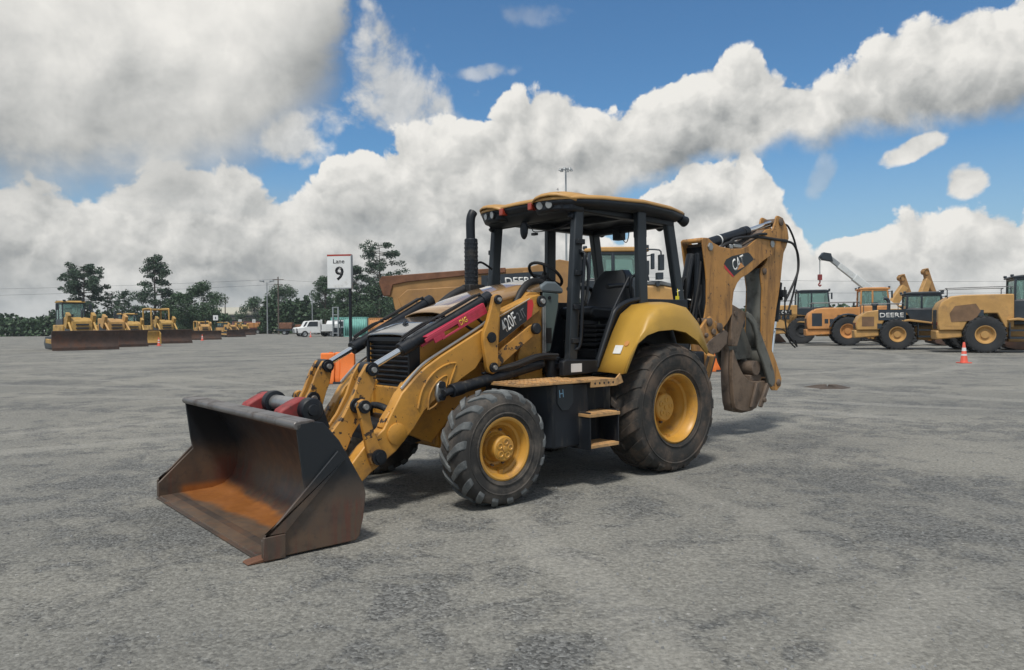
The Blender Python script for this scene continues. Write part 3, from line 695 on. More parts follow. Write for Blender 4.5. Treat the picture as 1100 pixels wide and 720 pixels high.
# --- canopy
def post(p, q, w, h, name='canopy_post'):
    m = MB(); m.beam(p, q, w, h, up=(1,0,0)); return m.build(name, 'post_grey', hoe, bevel=.014)
for s in (1,-1):
    post((1.035,s*.64,1.02),(.895,s*.62,2.66), .075, .115); post((.06,s*.70,1.60),(.06,s*.68,2.66), .07, .13); post((-.76,s*.585,1.45),(-.535,s*.56,2.64), .075, .12)
    m = MB(); y = s*.655     # grab rail up the front post
    m.tube([(1.005,y,1.24),(.955,s*.70,1.30),(.93,s*.71,1.75),(.90,s*.71,2.10),(.885,s*.70,2.16),(.92,s*.65,2.19)], .016, 10, 5)
    m.tube([(.92,y,1.66),(.86,s*.69,1.72),(.83,s*.69,1.98),(.85,s*.67,2.12),(.915,y,2.16)], .014, 10, 5)
    m.build('grab_rail', 'black_paint', hoe)
    for z in (1.30,1.62,1.95,2.25): MB().box(.965-.085*(z-1.2), 1.06-.085*(z-1.2), s*.68-.02, s*.68+.02, z, z+.05).build('post_bracket', 'black_paint', hoe, bevel=.006)
# roof plan: front at +X; half outline mirrored
half = [(1.16,.0),(1.15,.18),(1.145,.26),(1.17,.33),(1.18,.45),(1.16,.56),(1.09,.66),(.96,.735),(.70,.775),(.10,.79),(-.40,.745),(-.66,.68),(-.74,.58),(-.76,.30),(-.76,0)]
plan = half+[(x,-y) for x, y in half[-2:0:-1]]
def roofz(x, y):
    e = 2.738+.024*(1-(y/.8)**2)-.05*max(0,(x-.2))**1.5-.075*max(0,-x-.0)**1.6
    return e
rf = MB(); rows = []
for k, (sc, dz) in enumerate(((1,-.085),(1.006,-.034),(1.0,-.010),(.97,.004),(.9,.010),(.7,.016),(.4,.020),(.02,.021))):
    rows.append([(.2+(x-.2)*sc, y*sc, roofz(x*sc, y*sc)+dz) for x, y in plan])
n = len(plan)
top = MB(); top.loft(rows[1:], True); top.f.append(tuple(6*n+i for i in range(n)))
roof = top.build('canopy_roof', 'yellow_roof', hoe, angle=55, solid=.006, fix=True)
un = MB(); r2 = []
for sc, dz in ((1.0,-.036),(.985,-.075),(.95,-.10),(.86,-.125),(.5,-.105),(.02,-.10)): r2.append([(.2+(x-.2)*sc, y*sc, roofz(x*sc, y*sc)+dz) for x, y in plan])
un.loft(r2, True); un.f.append(tuple(5*n+i for i in range(n)))
un.build('headliner', 'black_paint', roof, angle=45, solid=.006, fix=True)
fr = MB()
for s in (1,-1):
    fr.beam((.90,s*.60,2.625),(-.60,s*.56,2.595),.09,.10); fr.tube([(1.0,s*.62,2.50),(.93,s*.60,2.58),(.80,s*.58,2.62)],.03,8,4)
fr.beam((.88,-.62,2.60),(.88,.62,2.60),.10,.14); fr.beam((-.55,-.58,2.59),(-.55,.58,2.59),.09,.10); fr.beam((.06,-.70,2.62),(.06,.70,2.62),.10,.08)
# dark visor between the two front lamp pods
fr.prism([(1.13,2.70),(1.10,2.60),(1.00,2.53),(.86,2.53),(.84,2.66),(.9,2.70)], -.62, .62)
fr.build('roof_frame', 'black_paint', roof, bevel=.03)
for s in (1,-1):
    # moulded front pod: yellow peak over the two lamps
    pk = MB(); ys = [.22,.27,.33,.42,.52,.60,.66,.71]
    zs = [2.668,2.692,2.712,2.725,2.728,2.722,2.704,2.672]
    xs = [1.13,1.17,1.195,1.20,1.185,1.15,1.09,1.0]
    rows = [[(x-.30, s*y*.96, z+.036),(x-.10, s*y, z+.024),(x-.02, s*y, z+.010),(x, s*y, z-.005),(x+.004, s*y, z-.020)] for x, y, z in zip(xs, ys, zs)]
    pk.loft(rows); pk.build('lamp_peak', 'yellow_roof', roof, solid=.014, angle=60)
    pd = MB(); pd.prism([(1.09,.24),(1.155,.30),(1.165,.45),(1.12,.58),(1.03,.68),(.85,.68),(.85,.24)] if s > 0 else [(1.09,-.24),(1.155,-.30),(1.165,-.45),(1.12,-.58),(1.03,-.68),(.85,-.68),(.85,-.24)], 2.56, 2.69, 'Z')
    pd.build('lamp_pod', 'black_paint', roof, bevel=.03)
    for yy_, xx in ((.37,1.165),(.49,1.155)):
        w = MB(); c0 = V((xx-.015, s*yy_, 2.635)); d = V((1, s*.25, -.15)).normalized()
        w.cyl(c0-d*.03, c0+d*.020, .046, .050, n=22); wl = w.build('work_lamp', 'black_paint', roof, bevel=.004)
        w = MB(); w.cyl(c0+d*.018, c0+d*.026, .036, n=22); w.build('lens', 'lamp_lens', wl)
    w = MB(); w.box(1.10,1.175,s*.225-.028,s*.225+.028,2.61,2.68); w.build('signal_lamp', 'lamp_red', roof, bevel=.008)
    for (x, y, z) in ((-.72,.62,2.62),(-.70,.30,2.60)):
        w = MB(); c0 = V((x, s*y, z)); d = V((-1,0,-.3)).normalized(); w.cyl(c0+d*.05, c0-d*.05, .062, .045, n=18); w.box(x-.02,x+.02,s*y-.02,s*y+.02,z,z+.08)
        wl = w.build('work_lamp', 'black_paint', roof, bevel=.006); w = MB(); w.cyl(c0+d*.05, c0+d*.056, .05, n=18); w.build('lens', 'lamp_lens', wl)
for y in (-.16,.16): MB().box(-.60,-.50,y-.06,y+.06,2.46,2.58).build('speaker_box', 'black_paint', roof, bevel=.01)
mi = MB(); mi.ball((.985,-.075,2.46), .03, .055, .10); mi.cyl((.99,-.07,2.50),(1.0,-.04,2.58),.012,n=8); mi.build('mirror', 'black_paint', roof)
wr = MB(); wr.tube([(1.0,-.02,2.52),(1.0,.06,2.46),(1.0,.11,2.42),(.97,.30,2.42),(.95,.45,2.44),(.92,.62,2.49)], .005, 6, 4); wr.box(.98,1.02,.075,.135,2.385,2.41); wr.build('wire', 'rubber_hose', roof)
wr = MB(); wr.tube([(-.35,.0,2.55),(-.37,.04,2.46),(-.38,.10,2.40),(-.40,.12,2.47),(-.42,.10,2.55)], .005, 6, 4); wr.build('wire', 'rubber_hose', roof)
text('lettering', '4', 'outline_grey', roof, (1.155,.60,2.745), (-.55,.83,0), (0,0,1), .03, None, .001)

# --- rear fenders
A = [(.74,1.02),(.63,1.20),(.52,1.40),(.40,1.575),(.24,1.67),(.0,1.70),(-.2,1.665),(-.38,1.52),(-.50,1.27)]
B = [(.79,1.03),(.71,1.17),(.61,1.29),(.47,1.375),(.30,1.415),(.08,1.425),(-.12,1.395),(-.30,1.31),(-.48,1.165)]
for s in (1,-1):
    rows = []
    for (ax_, az), (bx, bz) in zip(A, B):
        rows.append([(ax_, s*.715, az),(ax_, s*.90, az-.004),(ax_+.003, s*1.00, az-.015),(ax_*.94+bx*.06, s*1.06, az*.92+bz*.08-.005),(ax_*.75+bx*.25, s*1.095, az*.75+bz*.25),(ax_*.4+bx*.6, s*1.112, az*.4+bz*.6),(bx, s*1.115, bz),(bx-.004, s*1.10, bz-.004)])
    fen = MB().loft(rows).build('rear_fender', 'yellow_fender', hoe, solid=.012, angle=50, bevel=0)
    MB().prism([(.70,1.04),(.5,1.36),(.35,1.52),(.1,1.60),(-.2,1.56),(-.42,1.30),(-.40,1.02)], s*.705-.01, s*.705+.01).build('arch_liner', 'black_dusty', fen)
def on_fender(t, u):   # a point on the front slope of the left fender
    i = min(int(t), 7); k = t-i; ax_ = A[i][0]*(1-k)+A[i+1][0]*k; az = A[i][1]*(1-k)+A[i+1][1]*k
    return V((ax_+.0, u, az))
nrm = V((.88,0,.47))
p00, p10, p11, p01 = [on_fender(t, u)+nrm*.010 for t, u in ((.95,.83),(.95,.93),(1.35,.93),(1.35,.83))]
MB().add([p00,p10,p11,p01,p00+nrm*.003,p10+nrm*.003,p11+nrm*.003,p01+nrm*.003], [(3,2,1,0),(4,5,6,7),(0,1,5,4),(1,2,6,5),(2,3,7,6),(3,0,4,7)]).build('sticker', 'decal_white', hoe)
q = on_fender(1.45,.96)+nrm*.006; MB().cyl(q, q+nrm*.004, .028, n=18).build('sticker', 'far_orange', hoe)

# --- step platform, tank, steps
pf = MB(); pf.box(1.14,1.98,.50,1.02,.955,.975); pf.box(.80,1.14,.66,1.02,.955,.975); pf.box(.80,1.14,1.005,1.022,.905,.975)
for k in range(17):
    for j in range(4): x = 1.17+.048*k; y = .60+.115*j; pf.box(x,x+.026,y,y+.07,.975,.985)
pf.prism([(.80,.975),(.80,.905),(.70,.93),(.74,1.02)], 1.0, 1.018)
plat = pf.build('step_platform', 'yellow_tread', hoe, bevel=.003)
for k in range(5): MB().cyl((.85+.06*k,1.0225,.94),(.85+.06*k,1.0235,.94),.011,n=10).build('hole', 'black_paint', plat)
tk = MB(); tk.prism([(.84,.95),(1.53,.95),(1.75,.60),(1.75,.40),(.84,.40)], .40, .401)
tk = MB()
prf = [(.66,.82),(.66,.40),(1.90,.40),(1.90,.55),(1.54,.95),(1.10,.95),(1.10,.82)]
tk.prism([(.66,.40),(1.88,.40),(1.88,.50),(1.54,.95),(1.10,.95),(1.10,.82),(.66,.82)], .378,.952,'Z')
tank = tk.build('fuel_tank', 'black_dusty', hoe, bevel=.018)
MB().prism([(1.50,.945),(1.31,.945),(1.305,.78),(1.37,.715),(1.445,.715),(1.50,.78)], .953,.958).build('recess', 'post_grey', tank, bevel=.002)
text('lettering', 'H', 'paint_blue', tank, (1.475,.959,.83), (-1,0,.1), (0,0,1), .07, .05, .001)
tk = MB(); tk.box(.66,1.88,-.95,-.40,.40,.94); tk.build('battery_box', 'black_dusty', hoe, bevel=.02)
MB().cyl((1.14,.50,.975),(1.14,.50,1.14),.07,n=20).cyl((1.14,.50,1.14),(1.14,.50,1.17),.082,n=20).build('filler_cap', 'black_dusty', hoe, bevel=.006)
sp = MB(); sp.prism([(1.23,.345),(1.22,.68),(1.17,.70),(1.175,.60),(1.20,.52),(1.175,.44),(1.20,.40)], .822,1.09); sp = MB()
sp.prism([(.83,.68),(1.095,.68),(1.095,.66),(1.04,.40),(.83,.40)], .845,.86,'X') if False else None
sp.box(1.215,1.228,.83,1.09,.35,.69); sp.box(.845,.858,.83,1.09,.35,.69); sp.box(.858,1.215,.83,.842,.35,.67)
step = sp.build('step_bracket', 'black_dusty', hoe, bevel=.004)
for z in (.645,.365):
    x0, x1 = (.858,1.215) if z < .5 else (.84,1.235)
    t = MB(); t.box(x0,x1,.842,1.10,z,z+.03)
    for k in range(8): t.box(x0+.02+.042*k,x0+.045+.042*k,.87,1.08,z+.03,z+.036)
    t.build('step_tread', 'yellow_tread', step, bevel=.004)

# --- rear frame, swing post, boom, stick and bucket
rr = MB(); rr.box(-1.30,-.80,-.34,.34,.55,1.0); rr.box(-1.42,-1.25,-.40,.40,.55,1.15)
rr.build('rear_frame', 'black_dusty', hoe, bevel=.02)
for s in (1,-1):   # stabilizer legs folded up
    st = MB(); st.beam((-1.50,s*.17,.45),(-1.50,s*.385,1.12),.15,.10,up=(1,0,0)); so = st.build('stabilizer_leg', 'yellow_boom', hoe, bevel=.012)
    t = MB(); t.beam((-1.50,s*.236,.47),(-1.50,s*.440,1.09),.16,.02,up=(0,s,0)); t.build('guide_strip', 'hoe_brown', so)
    t = MB(); t.cyl((-1.38,s*.16,.9),(-1.40,s*.36,1.08),.035,n=16); t.build('stabilizer_cylinder', 'black_dusty', so)
sw = MB(); sw.prism([(-1.40,.70),(-1.40,1.25),(-1.55,1.42),(-1.66,1.52),(-1.76,1.57),(-1.86,1.50),(-2.06,1.40),(-2.02,1.28),(-1.86,1.15),(-1.70,.75)], .205,.245)
sw.prism([(-1.40,.70),(-1.40,1.25),(-1.55,1.42),(-1.66,1.52),(-1.76,1.57),(-1.86,1.50),(-2.06,1.40),(-2.02,1.28),(-1.86,1.15),(-1.70,.75)], -.245,-.205)
sw.box(-1.72,-1.42,-.205,.205,.68,.86)
swo = sw.build('swing_post', 'yellow_boom', hoe, bevel=.012)
for x, z, r in ((-1.72,1.495,.052),(-1.655,1.335,.03),(-1.80,1.375,.04),(-1.93,1.43,.055)): knob(swo, 'pin', [(r,-.49),(r,.018),(r*.8,.026),(.001,.026)], (x,.245,z), 'hoe_brown')
MB().prism([(-1.62,1.18),(-1.70,1.26),(-1.86,1.34),(-2.02,1.40),(-2.10,1.36),(-2.06,1.22),(-1.90,1.12),(-1.74,1.10)], .246,.262).build('mud_plate', 'hoe_brown', swo, bevel=.004)
bp = [(-1.70,2.515),(-1.72,2.535),(-1.835,2.540),(-1.931,2.491),(-2.078,2.451),(-2.313,2.435),(-2.55,2.452),(-2.70,2.495),(-2.83,2.565),(-2.955,2.628),(-3.04,2.69),(-3.12,2.74),(-3.22,2.76),(-3.36,2.71),(-3.38,2.58),(-3.295,2.418),(-3.065,2.322),
      (-2.86,2.21),(-2.68,2.12),(-2.54,2.07),(-2.447,2.00),(-2.37,1.888),(-2.341,1.748),(-2.33,1.60),(-2.22,1.48),(-2.05,1.36),(-1.80,1.34),(-1.66,1.42),(-1.73,1.509),(-1.79,1.741),(-1.79,2.0),(-1.775,2.126)]
bm_ = MB(); bm_.prism(bp, .145,.165); bm_.prism(bp, -.165,-.145)
boom = bm_.build('boom', 'yellow_boom', hoe, bevel=.006)
t = MB(); seq = [(-1.835,2.54),(-1.72,2.535),(-1.70,2.515),(-1.71,2.48)]
t.loft([[(x,-.145,z) for x, z in seq],[(x,.145,z) for x, z in seq]]); t.build('top_cap', 'yellow_boom', boom, solid=.014)
t = MB(); t.loft([[(x,-.145,z) for x, z in bp[4:12]],[(x,.145,z) for x, z in bp[4:12]]]); t.loft([[(x,-.145,z) for x, z in bp[15:26]],[(x,.145,z) for x, z in bp[15:26]]]); t.build('web_plate', 'hoe_brown', boom, solid=.012)
t = MB(); t.loft([[(x,-.145,z) for x, z in ((-1.80,2.44),(-1.86,2.2),(-1.88,1.7),(-1.80,1.45))],[(x,.145,z) for x, z in ((-1.80,2.44),(-1.86,2.2),(-1.88,1.7),(-1.80,1.45))]]); t.build('web_plate', 'black_dusty', boom, solid=.012)
knob(boom, 'pin', [(.055,-.35),(.055,.012),(.045,.02),(.001,.02)], (-1.86,.165,2.435), 'steel', 6)
for x, z in ((-3.27,2.56),(-1.93,1.46)): knob(boom, 'pin', [(.05,-.35),(.05,.012),(.001,.014)], (x,.165,z), 'steel')
# manufacturer decal on the boom
MB().prism([(-2.155,2.235),(-2.203,2.295),(-2.33,2.342),(-2.69,2.410),(-2.745,2.392),(-2.828,2.325),(-2.37,2.088)], .166,.168).build('decal', 'decal_black', boom)
MB().prism([(-2.155,2.231),(-2.170,2.180),(-2.345,2.075),(-2.372,2.085)], .166,.168).build('decal', 'decal_red', boom)
text('lettering', 'CAT', 'decal_white', boom, (-2.365,.169,2.145), (-.95,0,.33), (0,0,1), .155, .27, .001, .012)
MB().prism([(-2.44,2.165),(-2.52,2.27),(-2.60,2.22)], .171,.1725).build('decal_triangle', 'far_orange', boom)
# boom cylinder in the open front of the boom
bc = MB(); bc.cyl((-1.76,-.03,2.34),(-1.42,-.03,1.22), .072, n=24); bc.cyl((-1.63,.07,2.30),(-1.38,.07,1.40), .022, n=12); bc.cyl((-1.70,.10,2.35),(-1.62,.10,1.40), .03, n=12)
bco = bc.build('boom_cylinder', 'black_paint', hoe, bevel=.003)
t = MB()
for k in range(7):
    y = -.10+.036*k; x = -1.60-.03*(k%3); t.tube([(x-.13,y,2.25),(x-.06,y+.01,1.9),(x+.02,y,1.6),(x+.12,y,1.2),(x+.2,y,.95)], .016, 8, 4)
t.tube([(-1.62,.20,1.95),(-1.64,.18,1.8),(-1.60,.18,1.66),(-1.66,.17,1.52)], .012, 8, 4)
t.build('hose', 'rubber_hose', bco)
MB().tube([(-1.58,-.12,1.78),(-1.55,-.02,1.79),(-1.56,.10,1.77)], .008, 6, 4).build('tie_band', 'decal_white', bco)
# stick cylinder on top
ax = (V((-3.50,0,2.885))-V((-2.02,0,2.515))).normalized(); s0 = V((-1.92,0,2.47)); g = s0+ax*1.0; e = V((-3.50,0,2.88))
sc_ = MB(); sc_.cyl(s0, g, .068, n=24); sc_.cyl(g-ax*.08, g+ax*.03, .075, n=24); sco = sc_.build('stick_cylinder', 'black_paint', hoe, bevel=.004)
MB().cyl(g, e, .034, n=20).build('rod', 'chrome', sco); MB().lathe([(.069,-.012),(.073,-.01),(.073,.01),(.069,.012)], (0,0,0), 'X', 24).xf(Matrix.Translation(s0+ax*.36)@ax.to_track_quat('X','Z').to_matrix().to_4x4()).build('tie_band', 'decal_white', sco)
t = MB(); t.tube([(-2.15,.10,2.43),(-2.28,.11,2.50),(-2.45,.11,2.53),(-2.62,.10,2.50)], .022, 10, 4); t.tube([(-2.3,.11,2.46),(-2.45,.11,2.57),(-2.75,.12,2.62),(-3.0,.17,2.63),(-3.3,.19,2.62),(-3.6,.19,2.62)], .020, 10, 4); t.tube([(-2.5,.05,2.50),(-2.7,.09,2.58),(-2.9,.17,2.66),(-3.1,.185,2.68)], .018, 10, 4)
t.build('hose', 'rubber_hose', sco)
t = MB(); t.box(-2.60,-2.42,.04,.14,2.46,2.51); t.box(-2.40,-2.33,.06,.14,2.44,2.50); t.build('valve', 'steel', sco, bevel=.01)
# stick
spoly = [(-3.42,2.88),(-3.44,2.94),(-3.47,2.965),(-3.505,2.965),(-3.61,2.945),(-3.67,2.88),(-3.735,2.80),(-3.765,2.67),(-3.70,2.55),(-3.63,2.46),(-3.59,2.30),(-3.555,2.10),(-3.49,1.85),(-3.44,1.70),(-3.39,1.48),(-3.33,1.25),(-3.32,1.10),(-3.42,.95),(-3.56,.70),(-3.54,.60),(-3.44,.54),(-3.33,.55),(-3.25,.62),(-3.16,.85),
         (-3.09,1.15),(-3.06,1.36),(-3.075,1.7),(-3.09,1.95),(-3.05,2.13),(-3.06,2.22),(-3.13,2.255),(-3.21,2.33),(-3.24,2.50),(-3.26,2.66),(-3.36,2.78)]
sk = MB(); sk.prism(spoly, .105,.13); sk.prism(spoly, -.13,-.105)
stick = sk.build('stick', 'yellow_boom', hoe, bevel=.006)
t = MB(); fl = [(-3.06,2.22),(-3.05,2.13),(-3.09,1.95),(-3.075,1.7),(-3.06,1.36),(-3.09,1.15)]; bk_ = [(-3.63,2.46),(-3.59,2.30),(-3.555,2.10),(-3.49,1.85),(-3.39,1.48),(-3.33,1.25)]
t.loft([[(x+.004,-.105,z) for x, z in fl],[(x+.004,.105,z) for x, z in fl]]); t.loft([[(x,-.105,z) for x, z in bk_],[(x,.105,z) for x, z in bk_]]); t.build('web_plate', 'hoe_grey', stick, solid=.012)
for x, z, r in ((-3.553,2.885,.055),(-3.35,2.66,.06),(-3.131,2.18,.045),(-3.47,.65,.05)): knob(stick, 'pin', [(r,-.28),(r,.012),(r*.7,.022),(.001,.022)], (x,.13,z), 'hoe_brown')
t = MB(); t.tube([(-3.55,.15,2.62),(-3.85,.14,2.60),(-4.02,.12,2.45),(-4.02,.12,2.22),(-3.85,.13,2.0),(-3.62,.15,1.78)], .017, 10, 6); t.tube([(-3.66,.10,2.86),(-3.80,.10,2.84),(-3.98,.10,2.62),(-4.06,.10,2.30),(-3.95,.10,1.95),(-3.74,.12,1.62)], .014, 10, 6)
t.tube([(-3.60,.16,1.98),(-3.60,.16,1.75),(-3.58,.17,1.55),(-3.66,.18,1.25),(-3.83,.18,1.13)], .011, 10, 5); t.tube([(-3.38,.14,1.40),(-3.55,.16,1.38),(-3.75,.18,1.24),(-3.88,.18,1.14),(-3.83,.18,1.24)], .009, 10, 5)
t.build('hose', 'rubber_hose', stick)
t = MB(); t.cyl((-3.70,0,2.05),(-3.60,0,1.50), .055, n=20); t.box(-3.66,-3.56,.06,.16,1.84,1.94); t.cyl((-3.66,.05,2.0),(-3.60,.11,1.80),.02,n=10); bcy = t.build('bucket_cylinder', 'black_dusty', stick, bevel=.006)
MB().cyl((-3.61,0,1.52),(-3.48,0,.90), .030, n=18).build('rod', 'chrome', bcy)
# digging bucket curled under the stick
q = MB()
strip = [(-2.31,1.775),(-2.62,1.67),(-2.55,1.52),(-2.40,1.235),(-2.275,1.24),(-2.27,1.35),(-2.285,1.6)]
ccurve = [(-2.315,1.195),(-2.345,1.15),(-2.385,1.065),(-2.44,.98),(-2.49,.915),(-2.56,.84),(-2.66,.785),(-2.75,.755),(-3.08,.75),(-3.02,.62),(-2.84,.40),(-2.70,.365),(-2.50,.385),(-2.36,.425),(-2.33,.50),(-2.31,.63),(-2.298,.78),(-2.296,.95)]
chain = [(-2.56,1.69),(-2.66,1.65),(-2.78,1.54),(-2.90,1.36),(-2.99,1.22),(-3.08,1.08),(-3.20,.86),(-3.22,.72),(-3.14,.66),(-3.05,.72),(-2.98,.90),(-2.88,1.07),(-2.80,1.20),(-2.765,1.38),(-2.68,1.52),(-2.57,1.60)]
q.prism(strip, .10,.16); q.prism(ccurve, .10,.16)
hb = q.build('digging_bucket', 'hoe_rusty', hoe, bevel=.008); hb.location = (-.045,0,-.055)
t = MB(); t.prism(chain, .17,.215); t.build('side_link', 'hoe_grey', hb, bevel=.015)
t = MB(); t.prism([(-2.30,1.70),(-2.56,1.66),(-2.80,1.42),(-3.0,1.15),(-3.12,.90),(-3.06,.74),(-2.75,.755),(-2.56,.84),(-2.42,1.01),(-2.33,1.20),(-2.34,1.40)], -.16,-.12); t.build('side_plate', 'hoe_grey', hb, bevel=.006)
t = MB(); t.prism([(-2.40,1.66),(-2.62,1.63),(-2.80,1.45),(-2.97,1.17),(-2.98,1.06),(-2.43,1.04),(-2.36,1.16),(-2.38,1.3)], -.02,.01); t.build('inner_plate', 'hoe_grey', hb, bevel=.006)
edge = [(-2.31,1.775),(-2.28,1.6),(-2.265,1.35),(-2.27,1.24),(-2.305,1.195),(-2.29,.95),(-2.293,.78),(-2.305,.63),(-2.325,.50),(-2.36,.42)]
t = MB(); t.loft([[(x,-.01,z) for x, z in edge],[(x,.10,z) for x, z in edge]]); t.build('wrapper', 'hoe_brown', hb, solid=.02)
t = MB(); t.prism([(-2.36,.42),(-2.84,.395),(-2.86,.36),(-2.60,.345),(-2.38,.39)], -.03, .098); t.build('lip', 'hoe_brown', hb, bevel=.006)
t = MB(); t.loft([[(-3.10,-.13,1.40),(-3.06,-.13,1.10),(-3.10,-.13,.80)],[(-3.10,.12,1.40),(-3.06,.12,1.10),(-3.10,.12,.80)]]); t.build('back_plate', 'hoe_grey', hb, solid=.02)
t = MB(); t.cyl((-2.86,-.12,.93),(-2.86,.15,.93), .10, n=22); t.box(-3.02,-2.76,-.12,.12,.74,.84); t.build('hinge_boss', 'hoe_brown', hb, bevel=.01)
t = MB(); t.prism([(-2.80,.74),(-2.86,.74),(-2.72,.42),(-2.66,.42)], .161,.20); t.prism([(-3.06,.74),(-3.12,.70),(-2.92,.40),(-2.86,.42)], .161,.20); t.lathe([(.035,0),(.035,.02),(.001,.022)], (-2.96,.20,.50), n=16); t.build('rib', 'hoe_brown', hb, bevel=.008)
t = MB(); t.lathe([(.035,0),(.035,.015),(.001,.018)], (-2.36,.16,1.66), n=14); t.build('pin', 'hoe_brown', hb)
# yellow tag tied to the rear post
t = MB(); t.box(-.62,-.56,.645,.65,1.60,1.78); t.cyl((-.60,.648,1.78),(-.63,.62,1.86),.004,n=6); t.build('tie_tag', 'tag_yellow', hoe)
t = MB(); t.tube([(-.62,.62,1.83),(-.7,.60,1.85),(-.95,.45,1.86),(-1.2,.3,1.84)], .006, 6, 4); t.build('wire', 'decal_white', hoe)
t = MB(); t.tube([(-.75,.50,1.80),(-.85,.50,1.95),(-.95,.48,1.98),(-1.05,.40,1.6),(-1.2,.3,1.2)], .02, 8, 5); t.tube([(-.80,.45,1.75),(-1.0,.42,1.90),(-1.15,.3,1.5),(-1.3,.2,1.1)], .018, 8, 5); t.build('hose', 'rubber_hose', hoe)
# ------------------------------------------------------------------ ground
gnd = MB()
def gz(x, y): return 0.0
gnd.add([(-520,-60,0),(520,-60,0),(520,620,0),(-520,620,0)], [(0,1,2,3)])
tag(gnd.build('ground', 'ground'), kind='structure')
# loose stones lying on the near ground
st = MB(); rng = random.Random(3)
for i in range(5200):
    y = 1.9+14*rng.random()**1.7; x = (rng.random()*2-1)*(y*.78+.5); r = .003+.009*rng.random()**3
    a = rng.random()*6.28
    vs = []
    for k in range(5): t = a+k*1.2566; q = r*(.7+.5*rng.random()); vs.append((x+q*math.cos(t), y+q*math.sin(t), -.001))
    n0 = [(vx, vy, vz) for vx, vy, vz in vs]; up = [(x+(vx-x)*.55, y+(vy-y)*.55, r*(.55+.5*rng.random())) for vx, vy, vz in vs]
    st.add(n0+up, [(5,6,7,8,9)]+[(k,(k+1)%5,5+(k+1)%5,5+k) for k in range(5)])
tag(st.build('loose_stones', 'stone', angle=20), 'small loose grey stones strewn over the near ground', 'gravel', kind='stuff')
# a low patch of dark spilled earth behind the backhoe bucket
pt = MB(); rng = random.Random(11); rows = []
for k in range(4):
    sc = (1,.75,.45,.1)[k]; z = (.002,.025,.05,.055)[k]
    rows.append([(7.1*1+.0+sc*(.42+.16*math.sin(3*t+1))*math.cos(t), 17.0+sc*(.5+.2*math.cos(2*t))*math.sin(t), z*(1+.5*math.sin(5*t)) if k else -.003) for t in [2*math.pi*i/24 for i in range(24)]])
pt.loft(rows, True)
tag(pt.build('spilled_dirt', 'bark', fix=True), 'small dark heap of spilled dirt on the gravel right of the digging bucket', 'dirt', kind='stuff')

# ------------------------------------------------------------------ wheels and machines of the yard
def far_wheel(root, x, y, r, w, rim_r, s, rimmat):
    t = MB(); h = w/2
    prof = [(rim_r,h*.7),(rim_r+.04,h*.95),(r*.82,h),(r*.95,h*.9),(r*.985,h*.6),(r,0),(r*.985,-h*.6),(r*.95,-h*.9),(r*.82,-h),(rim_r,-h*.7)]
    t.lathe(prof, (x,y,r), n=32)
    for k in range(22):
        for sd in (-1,1):
            a = 2*math.pi*(k+.5*(sd>0))/22; p = V((x+r*.985*math.cos(a), y+sd*h*.1, r+r*.985*math.sin(a))); q = V((x+r*.97*math.cos(a+.10), y+sd*h*.92, r+r*.97*math.sin(a+.10)))
            t.beam(p, q, .09, .07, up=(math.cos(a),0,math.sin(a)))
    tw = t.build('wheel', 'far_rubber', root, angle=45)
    m = MB(); m.lathe([(rim_r+.02,s*h*.74),(rim_r+.03,s*h*.82),(rim_r-.01,s*h*.8),(rim_r*.85,s*h*.5),(rim_r*.72,s*h*.30),(rim_r*.45,s*h*.30),(rim_r*.42,s*h*.5),(.01,s*h*.52)], (x,y,r), n=28)
    m.build('rim', rimmat, tw, fix=True)

